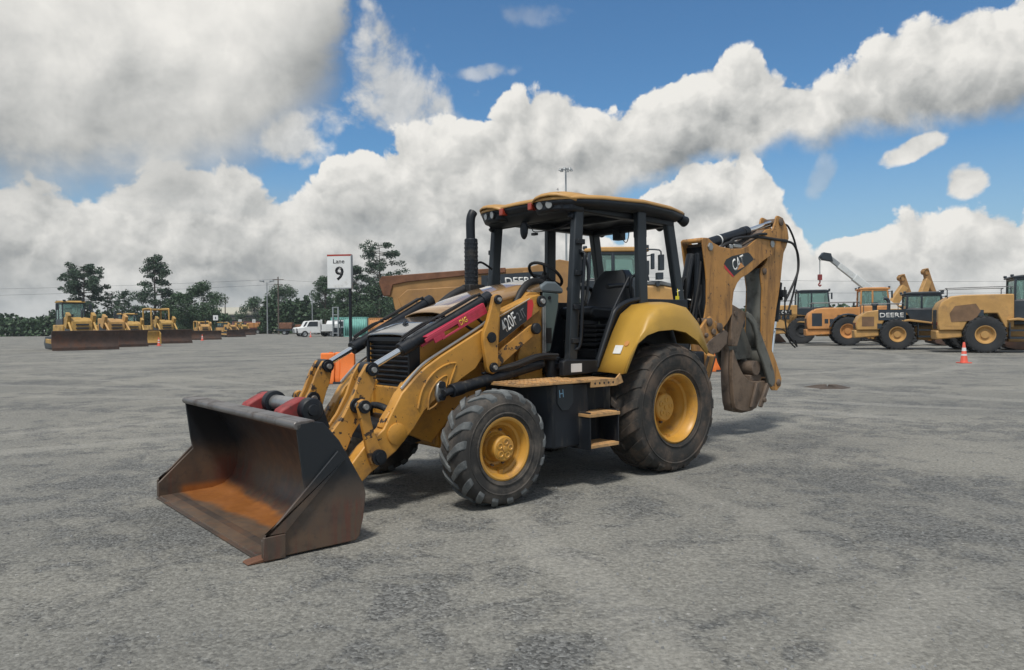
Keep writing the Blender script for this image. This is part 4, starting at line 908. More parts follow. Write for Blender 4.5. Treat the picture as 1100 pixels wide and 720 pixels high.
def cab(root, x0, x1, w, z0, z1, frame, roofmat, slope=.18, lower=.9):
    """four-post cab: lower shell, pillars, glass and roof"""
    h = w/2; zl = z0+lower
    m = MB(); m.prism([(x0,z0),(x1+slope*.2,z0),(x1+slope*.6,zl-.25),(x1+slope*.3,zl),(x0,zl)], -h, h)
    for y in (-h+.05, h-.05):
        for xa, xb in ((x0+.05,x0+.08),((x0+x1)/2-.1,(x0+x1)/2-.1),(x1+slope*.25,x1-.08)): m.beam((xa,y,zl-.02),(xb,y,z1-.10),.09,.10,up=(1,0,0))
        m.beam((x0+.04,y,zl),(x1+.1,y,zl),.08,.10); m.beam((x0+.04,y,z1-.14),(x1-.02,y,z1-.14),.08,.10)
    for xx in (x0+.06, x1-.06): m.beam((xx,-h+.05,z1-.14),(xx,h-.05,z1-.14),.09,.10)
    c = m.build('cab', frame, root, bevel=.03)
    g = MB()
    for y in (-h+.045, h-.045): g.prism([(x0+.09,zl+.03),(x1+slope*.2,zl+.03),(x1-.10,z1-.18),(x0+.10,z1-.18)], y-.006, y+.006)
    for xa, xb in ((x0+.05,x0+.08),(x1+slope*.25,x1-.07)):
        g.add([(xa,-h+.11,zl+.02),(xa,h-.11,zl+.02),(xb,h-.11,z1-.18),(xb,-h+.11,z1-.18),(xa+.012,-h+.11,zl+.02),(xa+.012,h-.11,zl+.02),(xb+.012,h-.11,z1-.18),(xb+.012,-h+.11,z1-.18)], BF_)
    g.build('window', 'cab_glass', c)
    i = MB(); i.box(x0+.35,x0+.85,-.28,.28,z0+.5,z0+.95); i.prism([(x0+.30,z0+.95),(x0+.45,z0+.95),(x0+.32,z1-.45),(x0+.22,z1-.45)], -.26,.26); i.box(x1-.4,x1-.15,-.22,.22,z0+.3,zl+.12); i.build('seat', 'far_dark', c, bevel=.03)
    r = MB(); r.prism([(x0-.08,z1-.10),(x1+.10,z1-.10),(x1+.06,z1-.01),(x1-.3,z1+.04),(x0+.3,z1+.04),(x0-.06,z1-.01)], -h-.02, h+.02)
    r.build('roof', roofmat, c, bevel=.03)
    l = MB()
    for y in (-h+.15, h-.15): l.box(x1-.02,x1+.10,y-.09,y+.09,z1-.02,z1+.10); l.box(x0-.1,x0+.02,y-.09,y+.09,z1-.02,z1+.08)
    l.build('work_lamp', 'far_dark', c, bevel=.02)
    for s in (1,-1):
        l = MB(); l.tube([(x1-.05,s*h,z1-.25),(x1+.15,s*(h+.3),z1-.22)],.02,6); l.box(x1+.08,x1+.16,s*(h+.32)-.1,s*(h+.32)+.1,z1-.65,z1-.2); l.build('mirror', 'far_dark', c, bevel=.02)
    return c
BF_ = [(3,2,1,0),(4,5,6,7),(0,1,5,4),(1,2,6,5),(2,3,7,6),(3,0,4,7)]

def wheel_loader(label, loc, rz, r=.82, body='far_gold', frame='far_dark', roof='far_dark', hood_z=2.2, cab_z=3.3, hood_len=1.95, cabx=(.55,2.0), arch=False, band=False, rimmat='far_gold', name_text=None, stack=True, fender_mat='far_dark', side_vent='grille_tan', text_h=.24, lamp_end=False):
    t = thing('wheel_loader', label, 'wheel loader', loc, rz, 'wheel loaders parked across the lot')
    x0 = -hood_len; hz = hood_z
    b = MB(); b.prism([(x0,1.05),(x0-.05,1.35),(x0-.03,hz-.62),(x0+.12,hz-.32),(x0+.5,hz-.06),(x0+1.0,hz),(cabx[0]-.02,hz),(cabx[0]-.02,1.15),(r*.95,1.15),(r*.6,r+.98),(-r*.6,r+.98),(-r*1.02,1.05)], -1.05, 1.05)
    b.prism([(x0-.10,.62),(x0-.12,1.05),(-r*1.05,1.05),(-r*1.05,.72)], -.95, .95)
    bo = b.build('rear_body', body, t, bevel=.05)
    b = MB(); b.box(-r,2.2,-.40,.40,.75,1.25); b.box(1.1,2.0,-.30,.30,.5,1.4); b.build('chassis', body, t, bevel=.03)
    for s in (1,-1):
        v = MB(); v.box(x0+.25,x0+.85,s*1.05-.008,s*1.05+.008,1.25,hz-.35); v.build('vent', side_vent, bo)
        if band:
            v = MB(); v.prism([(x0+1.05,hz-.55),(cabx[0]-.02,hz-.55),(cabx[0]-.02,hz+.012),(x0+1.05,hz+.012)], s*1.055-.01, s*1.055+.01); v.build('band', 'far_dark', bo)
            if name_text: text('lettering', name_text, 'decal_white', bo, (x0+1.12 if s < 0 else x0+1.12+1.15, s*1.068, hz-.40), (1,0,0) if s < 0 else (-1,0,0), (0,0,1), text_h, 1.15, .004, .015)
        if arch:
            ar = [(r*1.22*math.cos(a), r+r*1.2*math.sin(a)) for a in [R(x) for x in range(15,166,15)]]; ar2 = [(r*1.10*math.cos(a), r+r*1.08*math.sin(a)) for a in [R(x) for x in range(165,14,-15)]]
            v = MB(); v.prism(ar+ar2, *((.78,1.36) if s > 0 else (-1.36,-.78))); v.build('fender', fender_mat, t, bevel=.02)
        else:
            v = MB(); v.prism([(cabx[0]-.3,1.55),(cabx[0]+.1,1.62),(cabx[1]+.1,1.35),(cabx[1]+.1,1.28),(cabx[0]+.1,1.5),(cabx[0]-.3,1.48)], *((.7,1.30) if s > 0 else (-1.30,-.7))); v.build('step_deck', body, t, bevel=.02)
        v = MB(); v.box(.95,1.55,s*1.1-.12,s*1.1+.12,.65,.75); v.box(.95,1.55,s*1.1-.12,s*1.1+.12,1.0,1.08); v.box(.95,1.0,s*1.1-.12,s*1.1+.12,.65,1.4); v.build('ladder', 'far_dark', t)
        far_wheel(t, 0, s*1.02, r, .60, r*.47, s, rimmat); far_wheel(t, 3.25, s*1.02, r, .60, r*.47, s, rimmat)
    if band: MB().prism([(x0+1.05,hz+.003),(cabx[0]-.02,hz+.003),(cabx[0]-.02,hz+.02),(x0+1.05,hz+.02)], -1.04, 1.04).build('band', 'far_dark', bo)
    for s in (1,-1):
        v = MB(); v.tube([(x0+.35,s*.98,hz-.25),(x0+.35,s*.98,hz+.25),(x0+.45,s*.98,hz+.32),(cabx[0]-.25,s*.98,hz+.34),(cabx[0]-.15,s*.98,hz+.28),(cabx[0]-.15,s*.98,hz)], .022, 6, 3); v.build('handrail', 'far_dark', t)
        for k in range(3): MB().box(x0+1.0+.30*k,x0+1.22+.30*k,s*1.055-.006,s*1.055+.006,hz-1.0,hz-.72).build('louver', 'far_dark', bo)
        MB().box(x0-.06,x0-.02,s*.72-.11,s*.72+.11,1.30,1.45).build('tail_lamp', 'lamp_red', bo)
    v = MB(); v.box(x0-.058,x0-.045,-.55,.55,1.12,hz-.7)
    for k in range(6): v.box(x0-.07,x0-.058,-.55,.55,1.16+(hz-1.86)*k/5-.02,1.16+(hz-1.86)*k/5+.02)
    v.build('rear_grille', 'far_dark', bo)
    if stack:
        v = MB(); v.tube([(x0+1.7,.3,hz-.1),(x0+1.7,.3,hz+.45),(x0+1.62,.3,hz+.62),(x0+1.48,.3,hz+.66)], .09, 12, 4); v.build('exhaust_stack', 'far_dark', t)
        v = MB(); v.cyl((x0+.95,-.3,hz-.05),(x0+.95,-.3,hz+.28), .12, n=16); v.cyl((x0+.95,-.3,hz+.25),(x0+.95,-.3,hz+.42), .20,.16, n=16); v.build('air_cleaner', 'far_dark', t)
    cab(t, cabx[0], cabx[1], 1.7, 1.30, cab_z, frame, roof, lower=(cab_z-1.3)*.50)
    f = MB(); f.prism([(2.3,.7),(2.2,1.5),(2.7,2.0),(3.1,2.0),(3.6,1.3),(4.0,.8),(3.6,.6)], -.45, .45); f.build('front_frame', body, t, bevel=.03)
    for s in (1,-1):
        f = MB(); f.prism([(2.75,1.95),(3.0,2.05),(3.9,1.35),(4.9,.55),(4.9,.3),(4.65,.3),(3.7,1.05),(2.8,1.7)], s*.62-.07, s*.62+.07); f.build('lift_arm', body, t, bevel=.02)
    f = MB(); ps = [(5.0,1.25),(4.8,.9),(4.75,.5),(4.9,.15),(5.3,.04),(6.0,.02),(6.0,.05),(5.3,.09),(4.98,.2),(4.83,.5),(4.88,.88),(5.07,1.22)]
    f.prism(ps, -1.40, 1.40)
    for s in (1,-1): f.prism([(5.05,1.23),(4.8,.9),(4.76,.5),(4.9,.15),(5.3,.04),(6.0,.03),(5.5,.6)], s*1.42-.02, s*1.42+.02)
    f.build('bucket', 'blade_rust', t, bevel=.01)
    return t

wheel_loader('loader with dark banded hood lettered in white and a tall black cab', (20.8,41.0,0), R(-20), r=.82, hood_z=2.12, cab_z=3.02, cabx=(.45,2.15), band=True, name_text='DEERE', body='far_gold')
wheel_loader('loader with orange-roofed cab and dark arched mudguards, under the crane boom', (21.5,48.6,0), R(-17), r=.93, hood_z=2.42, cab_z=3.62, hood_len=2.35, cabx=(.75,2.4), arch=True, stack=False, body='far_orange', roof='far_orange', frame='far_orange', rimmat='box_orange', side_vent='far_dark', lamp_end=True)
cl = wheel_loader('loader with black cab and small white hood badge, leftmost of the parked row', (20.6,54.0,0), R(-14), r=.92, hood_z=2.72, cab_z=3.75, hood_len=2.6, cabx=(-.25,1.85), stack=False, body='far_gold', rimmat='far_rubber', side_vent='far_gold')
MB().box(-1.95,-.65,-1.085,-1.06,2.05,2.40).build('badge', 'decal_black', cl); text('lettering', 'CAT', 'decal_white', cl, (-1.32,-1.088,2.10), (1,0,0), (0,0,1), .24, .55, .004, .015); text('lettering', '950K', 'decal_white', cl, (-1.90,-1.088,2.12), (1,0,0), (0,0,1), .16, .48, .004, .02)
wl = wheel_loader('loader with hexagonal dark side vent, rightmost and nearest of the parked row', (22.35,36.0,0), R(-22), r=.85, hood_z=2.72, cab_z=3.55, hood_len=1.85, cabx=(1.2,2.9), stack=False, body='far_gold', side_vent='far_gold')
for s in (1,-1): MB().prism([(-1.35,1.45),(-1.42,1.85),(-1.2,2.2),(-.35,2.3),(-.15,1.95),(-.4,1.5)], s*1.06-.012, s*1.06+.012).build('vent', 'grille_tan', wl)
wheel_loader('loader seen only in the gap between the boom and stick of the backhoe', (14.6,58,0), R(0), r=.9, hood_z=2.5, cab_z=3.9, cabx=(-.4,1.5), stack=False, body='far_gold', side_vent='far_dark')

# articulated dump truck behind the canopy
dt = thing('dump_truck', 'articulated dump truck with a rusty-lipped tan bed, parked behind the backhoe', 'dump truck', (0,23.0,0), R(1.5))
bd = MB(); side = [(-3.80,2.76),(-3.72,2.88),(-3.35,2.91),(-1.0,3.07),(.45,3.14),(.95,3.28),(1.35,3.36),(1.75,3.28),(1.80,2.4),(1.2,1.45),(-.8,1.40),(-2.6,1.45),(-3.15,1.65),(-3.38,1.98),(-3.44,2.30),(-3.70,2.36)]
bd.prism(side, -1.38, -1.30); bd.prism(side, 1.30, 1.38)
bd.loft([[(x,-1.30,z) for x, z in [(1.75,3.28),(1.80,2.4),(1.2,1.45),(-.8,1.40),(-2.6,1.45),(-3.15,1.65),(-3.38,1.98),(-3.44,2.30)]],[(x,1.30,z) for x, z in [(1.75,3.28),(1.80,2.4),(1.2,1.45),(-.8,1.40),(-2.6,1.45),(-3.15,1.65),(-3.38,1.98),(-3.44,2.30)]]])
bed = bd.build('dump_bed', 'bed_tan', dt, bevel=.02)
for s in (1,-1):
    t = MB(); t.prism([(-3.82,2.74),(-3.74,2.90),(-3.35,2.93),(-1.0,3.09),(-.2,3.13),(-.2,2.98),(-1.0,2.94),(-3.0,2.74),(-3.42,2.66),(-3.50,2.34),(-3.70,2.34)], s*1.40-.03, s*1.40+.03); t.build('bed_rim', 'bed_rust', bed, bevel=.02)
    t = MB(); t.prism([(-3.28,2.28),(-3.02,2.52),(-1.2,2.62),(-1.0,1.60),(-2.7,1.60),(-3.12,1.85)], s*1.385-.02, s*1.385+.02); t.build('side_panel', 'bed_tan', bed, bevel=.02)
    for x in (-.6,.35): MB().box(x-.06,x+.06,s*1.40-.05,s*1.40+.05,1.6,3.02).build('rib', 'bed_tan', bed, bevel=.01)
    t = MB(); t.prism([(-.90,2.52),(-.90,2.90),(.92,3.02),(.76,2.56)], s*1.46-.012, s*1.46+.012); t.build('name_panel', 'far_dark', bed)
    a = (-.22 if s < 0 else .62); text('lettering', 'DEERE', 'decal_white', bed, (a,s*1.475,2.63), (1,0,.02) if s < 0 else (-1,0,.0), (0,0,1), .21, .86, .004, .015)
    a = (-.60 if s < 0 else .90); text('lettering', '310E', 'outline_grey', bed, (a,s*1.475,2.63), (1,0,0) if s < 0 else (-1,0,0), (0,0,1), .12, .26, .004, .01)
    for x in (-2.45,-.75,3.55): far_wheel(dt, x, s*1.05, .84, .66, .38, s, 'far_gold')
MB().box(-3.1,1.9,-.45,.45,.75,1.45).box(1.7,5.3,-.50,.50,.8,1.5).build('chassis', 'far_gold', dt, bevel=.04)
hd = MB(); hd.prism([(3.85,1.5),(3.85,2.62),(4.4,2.60),(5.3,2.42),(5.55,2.2),(5.6,1.2),(4.6,1.2)], -1.0, 1.0); hd = hd.build('hood', 'far_gold', dt, bevel=.06)
MB().prism([(3.86,2.625),(4.4,2.61),(5.32,2.43),(5.3,2.50),(4.4,2.74),(3.9,2.76)], -.98, .98).build('hood_top', 'black_gloss', hd, bevel=.03)
cab(dt, 2.20, 3.95, 1.75, 1.55, 3.72, 'far_dark', 'far_gold', lower=1.25)
for s in (1,-1):
    t = MB(); t.tube([(3.9,s*.85,3.68),(4.3,s*1.05,3.64),(4.35,s*1.05,3.5)], .025, 8, 3); t.box(4.28,4.42,s*1.05-.12,s*1.05+.12,3.05,3.5); t.box(4.22,4.40,s*1.0-.14,s*1.0+.14,2.78,2.98); t.box(4.2,4.3,s*1.0-.08,s*1.0+.08,2.58,2.74); t.build('mirror', 'far_dark', dt, bevel=.03)
    t = MB(); t.prism([(2.7,1.75),(3.0,1.95),(4.1,1.95),(4.45,1.7),(4.5,1.62),(4.1,1.85),(3.0,1.85),(2.7,1.65)], *((.65,1.4) if s > 0 else (-1.4,-.65))); t.build('fender', 'far_gold', dt, bevel=.02)

# rough-terrain crane behind the loaders
cr = thing('mobile_crane', 'mobile crane with a raised white telescopic boom and hanging hook, behind the loaders', 'crane', (29.1,60,0), R(180))
b = MB(); b.box(-3.2,3.2,-1.1,1.1,.9,1.5); b.box(-3.0,-.8,-1.2,1.2,1.5,2.5); b.box(-.6,1.2,-1.0,1.0,1.5,2.3); b.build('carrier', 'far_gold', cr, bevel=.06)
cab(cr, -.2, 1.4, 1.0, 1.6, 3.3, 'crane_white', 'crane_white')
for s in (1,-1):
    for x in (-2.0, 2.0): far_wheel(cr, x, s*1.1, .75, .55, .35, s, 'crane_white')
P0 = V((-1.6,0,2.3)); P1 = V((4.0,0,6.75)); d = (P1-P0)
bm2 = MB(); bm2.beam(P0, P0+d*.62, .42, .55); bm2 = bm2.build('boom', 'crane_white', cr, bevel=.03)
MB().beam(P0+d*.60, P0+d*.84, .34, .44).build('boom_section', 'crane_white', bm2, bevel=.02); MB().beam(P0+d*.82, P1, .28, .36).build('boom_section', 'galv', bm2, bevel=.02)
t = MB(); t.prism([(3.6,6.3),(3.75,6.95),(4.35,7.05),(4.6,6.7),(4.4,6.45)], -.22, .22); t.lathe([(.25,-.08),(.25,.08)], (4.42,0,6.62), n=18); t.build('boom_head', 'far_dark', bm2, bevel=.03)
t = MB(); t.cyl((4.58,-.06,6.6),(4.58,-.06,5.2),.02,n=6); t.cyl((4.58,.06,6.6),(4.58,.06,5.2),.02,n=6); t.build('wire_rope', 'galv', bm2)
t = MB(); t.box(4.44,4.72,-.12,.12,4.85,5.3); t.tube([(4.58,0,4.9),(4.58,0,4.65),(4.68,0,4.5),(4.58,0,4.38),(4.48,0,4.48)], .06, 8, 5); t.build('hook', 'red_worn', bm2, bevel=.02)
t = MB(); t.cyl((-.4,0,1.9),(.9,0,3.7),.14,n=14); t.cyl((.85,0,3.6),(1.2,0,4.3),.09,n=14); t.build('lift_cylinder', 'galv', cr)

def excavator(label, loc, rz, top):
    t = thing('excavator', label, 'excavator', loc, rz, 'excavators behind the loaders')
    b = MB(); b.box(-2.6,1.0,-1.3,1.3,1.1,2.3); b.build('body', 'far_gold', t, bevel=.1)
    cab(t, -.2, 1.3, 1.0, 1.15, 2.9, 'far_dark', 'far_gold')
    for s in (1,-1):
        k = MB(); k.prism([(-1.9,.1),(-2.2,.5),(-1.9,.9),(1.9,.9),(2.2,.5),(1.9,.1)], s*1.2-.28, s*1.2+.28); k.build('track', 'far_dark', t, bevel=.05)
    q = MB(); q.prism([(.6,1.8),(1.6,3.6),(2.4,top-.9),(2.9,top-1.2),(2.2,3.2),(1.2,1.7)], -.22, .22); q.build('boom', 'far_gold', t, bevel=.03)
    q = MB(); q.prism([(2.2,top-.1),(2.6,top),(3.0,top-1.0),(3.6,top-2.4),(3.2,top-2.5),(2.5,top-1.3)], -.18, .18); q.lathe([(.24,-.24),(.24,.24),(.01,.24)], (2.35,0,top-.35), n=16); q.build('stick', 'bed_tan', t, bevel=.03)
    q = MB(); q.cyl((1.4,0,2.6),(2.4,0,top-1.6),.09,n=10); q.build('cylinder', 'galv', t)
    q = MB(); q.prism([(3.2,top-2.4),(3.7,top-2.4),(4.0,top-3.0),(3.6,top-3.5),(3.0,top-3.2)], -.5, .5); q.build('bucket', 'blade_rust', t, bevel=.03)
excavator('excavator arm with a rounded top, taller of the two beside the dark cab', (34.2,66,0), R(15), 6.2)
excavator('excavator arm showing lower, just left of the tall dark cab', (30.4,63,0), R(10), 5.5)

# ------------------------------------------------------------------ bulldozers in a row on the left
def dozer(label, loc, rz, body='far_yellow', blade='blade_rust', rops=False, roof='far_yellow', sc=1, angle_wing=False, big=True, cabin=True, tall=3.45):
    t = thing('bulldozer', label, 'bulldozer', loc, rz, 'bulldozers lined up along the left'); t.scale = (sc,sc,sc)
    b = MB(); b.prism([(.2,1.1),(.2,2.35),(1.7,2.25),(2.1,2.05),(2.2,1.0)], -.68, .68); b.prism([(-2.1,.9),(-2.1,1.8),(.3,1.8),(.3,.9)], -.8, .8); hb = b.build('hood', body, t, bevel=.06)
    for gz_ in (1.25,1.5,1.75): MB().box(2.14,2.26,-.40,.40,gz_,gz_+.10).build('grille', 'far_dark', hb)
    MB().tube([(1.2,.25,2.0),(1.2,.25,2.75),(1.12,.25,2.9)], .07, 10, 3).build('exhaust_stack', 'far_dark', t)
    MB().cyl((.6,-.25,2.0),(.6,-.25,2.55),.12,n=12).build('air_cleaner', 'far_dark', t)
    for s in (1,-1): MB().box(.5,1.8,s*.68-.012,s*.68+.012,1.35,1.9).build('engine_opening', 'far_dark', hb)
    for s in (1,-1):
        k = MB(); k.prism([(-2.1,.12),(-2.35,.45),(-2.0,.95),(1.7,1.0),(2.15,.62),(1.9,.12)], s*1.05-.28, s*1.05+.28)
        for i in range(26): k.box(-2.0+.15*i,-1.94+.15*i,s*1.05-.28,s*1.05+.28,.06,.125)
        k.build('track', 'far_dark', t, bevel=.03)
        k = MB(); k.prism([(-1.0,.5),(2.7,.35),(2.75,.62),(-1.0,.8)], s*1.45-.09, s*1.45+.09); k.build('push_arm', body, t, bevel=.02)
        k = MB(); k.cyl((1.9,s*.80,2.0),(2.85,s*.80,1.15),.08,n=12); k.beam((1.5,s*.80,1.6),(1.95,s*.80,2.55),.24,.55); k.build('lift_cylinder', body, t, bevel=.02)
    if cabin: cab(t, -1.55, .1, 1.5, 1.55, tall, 'far_dark', roof, lower=.6)
    if rops:
        k = MB()
        for s in (1,-1): k.tube([(-1.7,s*.85,1.5),(-1.7,s*.85,tall-.1),(-1.6,s*.85,tall+.1),(.2,s*.85,tall+.12),(.45,s*.85,tall-.1),(.55,s*.85,1.6)], .085, 10, 5)
        k.tube([(-1.65,-.85,tall+.05),(-1.65,.85,tall+.05)], .08, 10); k.tube([(.3,-.85,tall+.05),(.3,.85,tall+.05)], .08, 10); k.box(-1.6,.3,-.8,.8,tall+.02,tall+.10)
        k.build('rollover_bar', 'far_yellow', t)
        k = MB(); k.box(-1.2,-.6,-.3,.3,1.6,2.1); k.box(-1.3,-1.1,-.3,.3,2.1,2.6); k.build('seat', 'far_dark', t, bevel=.04)
    k = MB(); prof = [(3.02,.04),(2.86,.3),(2.78,.65),(2.82,1.05),(2.98,1.38),(3.05,1.36),(2.91,1.04),(2.87,.66),(2.94,.33),(3.08,.06)]
    k.prism(prof, -2.1, 2.1); bl = k.build('blade', blade, t, bevel=.012)
    k = MB(); k.box(3.03,3.08,-2.1,2.1,.02,.22); k.build('cutting_edge', 'blade_rust', bl)
    if angle_wing:
        for s in (1,-1): MB().prism([(2.98,1.36),(3.5,1.1),(3.55,.1),(3.02,.04),(2.8,.6)], s*2.1-.03, s*2.1+.03).build('blade_wing', body, bl, bevel=.01)
    k = MB(); k.prism([(-2.1,.5),(-2.1,1.5),(-2.9,1.3),(-2.95,.6)], -.3, .3); k.prism([(-2.8,.7),(-2.7,1.3),(-3.1,1.2),(-3.25,.25),(-3.1,.2)], -.1, .1); k.build('ripper', body, t, bevel=.03)
    return t
HD = R(-45)
D1 = dozer('nearest bulldozer with a glazed cab and full-width rusty blade, at the left edge', (-31.7,54.5,0), HD, tall=3.5)
dozer('cabless bulldozer with its yellow lift posts standing above a long rusty blade', (-33.5,62.1,0), HD+.10, cabin=False, rops=False, tall=2.9, body='far_gold')
dozer('bulldozer with low glazed cab and a yellow winged blade', (-34.6,68.1,0), HD-.12, body='far_yellow', blade='far_yellow', angle_wing=True, tall=3.1, sc=.92)
dozer('open bulldozer with arched yellow rollover bars and no glass', (-35.2,75.1,0), HD, cabin=False, rops=True, tall=3.3)
dozer('small distant bulldozer with a low rusty blade and black engine end', (-39.4,95.9,0), HD-.2, cabin=False, rops=True, sc=.85, body='far_gold', tall=2.6)
dozer('dusty bulldozer with a tan canopy, second smallest at the far end of the row', (-45.9,121,0), HD+.25, sc=.85, body='far_gold', tall=2.8)
dozer('farthest and smallest bulldozer, beside the low beige building', (-54.4,151,0), HD, sc=.9, body='far_yellow', tall=2.9)

def cone(label, loc, h=.72, group='traffic cones along the lane', lab_rz=0):
    t = thing('traffic_cone', label, 'traffic cone', loc, 0, group)
    b = MB(); b.prism([(-.18,-.18),(.18,-.18),(.18,.18),(-.18,.18)], 0, .035, 'Z'); b.lathe([(.135,.035),(.12,.06),(.035,h-.01),(.028,h),(.001,h)], (0,0,0), 'Z', 24); b.build('body', 'cone_orange', t, bevel=.006)
    for a, c in ((.58,.74),(.36,.44)):
        k = MB(); ra = .125-.09*a+.003; rc = .125-.09*c+.003; k.lathe([(ra,h*a),(rc,h*c)], (0,0,0), 'Z', 24); k.build('collar', 'white_paint', t)
cone('orange cone in front of the open bulldozer with arched bars', (-29.9,63.8,0))
cone('orange cone before the small bulldozer with a black engine end', (-36.4,88.6,0))
cone('tiny far cone near the farthest bulldozer by the building', (-50.0,138,0))
cone('faded red cone near the right edge, before the parked loaders', (15.95,26.6,0), .74)
cone('white-banded cone beside the front wheel of the white truck', (-29.4,110,0), .8)

def barrier(label, loc, rz, L=.80, H=.78):
    t = thing('traffic_barrier', label, 'barrier', loc, rz, 'orange plastic barriers')
    b = MB(); prof = [(-.27,0),(-.27,.16),(-.17,.34),(-.13,H-.03),(-.10,H),(.10,H),(.13,H-.03),(.17,.34),(.27,.16),(.27,0)]
    h = L/2
    b.prism([(y,z) for y, z in prof], -h, -.07, 'X'); b.prism([(y,z) for y, z in prof], .07, h, 'X')
    b.prism([(y*.72,z*.985+.03) for y, z in prof], -.069, .069, 'X')
    b.build('shell', 'orange_plastic', t, bevel=.02, seg=3)
    k = MB(); k.cyl((-h+.25,0,H),(-h+.25,0,H+.02),.05,n=16); k.build('cap', 'orange_plastic', t)
    k = MB(); k.box(-.10,.10,-.275,-.268,.0,.06); k.build('fork_slot', 'far_dark', t)
barrier('orange plastic barrier standing at the foot of the lane sign', (-4.55,19.7,0), R(4), .86, .80)
barrier('orange plastic barrier glimpsed beneath the backhoe boom', (6.28,23.3,0), R(10), .9, .82)

# lane sign
sg = thing('lane_sign', 'tall white box sign reading Lane 9 on a black pole', 'sign', (-4.27,19.95,0), R(-7))
MB().cyl((0,0,0),(0,0,2.52),.042,n=16).box(-.15,.15,-.15,.15,0,.02).build('pole', 'black_paint', sg)
bx = MB(); bx.box(-.60,.05,-.06,.06,2.50,3.37); bx = bx.build('sign_box', 'white_paint', sg, bevel=.006)
MB().box(-.602,.052,-.062,.062,3.345,3.39).build('top_edge', 'lamp_red', bx); MB().box(-.60,.05,-.062,.062,2.485,2.51).build('bottom_rail', 'galv', bx); MB().box(.045,.06,-.063,.063,2.5,3.37).build('side_rail', 'galv', bx)
text('lettering', 'Lane', 'decal_black', bx, (-.435,-.0605,3.15), (1,0,0), (0,0,1), .115, .31, .002, .012)
text('lettering', '9', 'decal_black', bx, (-.385,-.0605,2.70), (1,0,0), (0,0,1), .37, .235, .002, .022)
text('lettering', 'Lane', 'decal_black', bx, (-.12,.0605,3.15), (-1,0,0), (0,0,1), .115, .31, .002, .012)
text('lettering', '9', 'decal_black', bx, (-.165,.0605,2.70), (-1,0,0), (0,0,1), .37, .235, .002, .022)

# ------------------------------------------------------------------ far side of the yard
def container(label, loc, rz, mat, L=6.1, H=2.6, W=2.44):
    t = thing('shipping_container', label, 'container', loc, rz, 'shipping containers at the far side')
    b = MB(); h = W/2; n = int(L/.28)
    for s in (1,-1):
        pts = []
        for i in range(n+1):
            x = -L/2+.08+(L-.16)*i/n; pts += [(x, s*(h-.03)), (x+.14, s*(h-.03)), (x+.14, s*(h-.09)), (x+.27, s*(h-.09))] if i < n else [(x, s*(h-.03))]
        b.loft([[(x,y,.12) for x, y in pts],[(x,y,H-.10) for x, y in pts]])
    b.box(-L/2+.05,L/2-.05,-h+.04,h-.04,H-.06,H-.01); b.box(-L/2+.03,-L/2+.06,-h+.05,h-.05,.1,H-.05); b.box(L/2-.06,L/2-.03,-h+.05,h-.05,.1,H-.05)
    b.build('walls', mat, t, solid=.01, angle=2)
    f = MB()
    for x in (-L/2+.06, L/2-.06):
        for y in (-h+.06, h-.06): f.box(x-.06,x+.06,y-.06,y+.06,0,H)
    for s in (1,-1):
        for z in (.06, H-.06): f.box(-L/2,L/2,s*(h-.06)-.05,s*(h-.06)+.05,z-.06,z+.06)
    for x in (-L/2+.06, L/2-.06):
        for z in (.07, H-.07): f.box(x-.06,x+.06,-h,h,z-.06,z+.06)
    f.build('frame', mat, t)
    d = MB()
    for y in (-.8,-.35,.35,.8): d.cyl((L/2+.02,y,.15),(L/2+.02,y,H-.15),.03,n=8)
    d.build('door_bars', 'galv', t)
container('teal shipping container, left half of the teal pair behind the sign pole', (-26.3,121,0), R(8), 'teal', L=5.2, H=3.0)
container('teal shipping container, right half of the teal pair by the orange box', (-23.2,112.5,0), R(4), 'teal', L=3.4, H=2.9)
container('plain orange-brown container beside the teal pair', (-18.2,108,0), R(4), 'box_orange', L=4.4, H=2.7)
container('dark maroon container left of the light mast', (-62.5,181,0), R(4), 'maroon', L=9, H=3.0)
container('dark maroon container next to the tree foot', (-56.0,190,0), R(2), 'maroon', L=6, H=3.2)
def lane_marker(label, loc):
    t = thing('lane_marker', label, 'sign', loc, 0, 'small white lane markers'); MB().cyl((0,0,0),(0,0,2.6),.05,n=8).build('pole', 'black_paint', t); MB().box(-.36,.36,-.06,.06,2.6,3.35).build('board', 'white_paint', t, bevel=.01); MB().box(-.07,.07,-.07,-.06,2.8,3.15).build('number', 'far_dark', t)
lane_marker('small white square marker above the far bulldozers', (-44.0,112,0)); lane_marker('small white square marker at the left end of the maroon container', (-62.0,172,0)); lane_marker('small white square marker at the right end of the maroon container', (-59.0,172.5,0))

wh = thing('warehouse', 'long low beige warehouse half hidden by trees', 'building', (-62,212,0), R(-3))
b = MB(); b.box(-22,22,-8,8,0,5.2); b.build('wall', 'wall_beige', wh)
MB().prism([(-8.4,5.0),(0,6.9),(8.4,5.0),(8.4,5.3),(0,7.25),(-8.4,5.3)], -22.4, 22.4, 'X').build('roof', 'roof_beige', wh)
for x in (-18,-12,-6,0,6,12,18): MB().box(x-1.4,x+1.4,-8.05,-7.98,0,3.6).build('door', 'far_dark' if x in (-12,6) else 'galv', wh)
b = MB(); b.box(-22,22,-8.9,-8.05,4.35,4.6); b.build('eave', 'far_dark', wh)

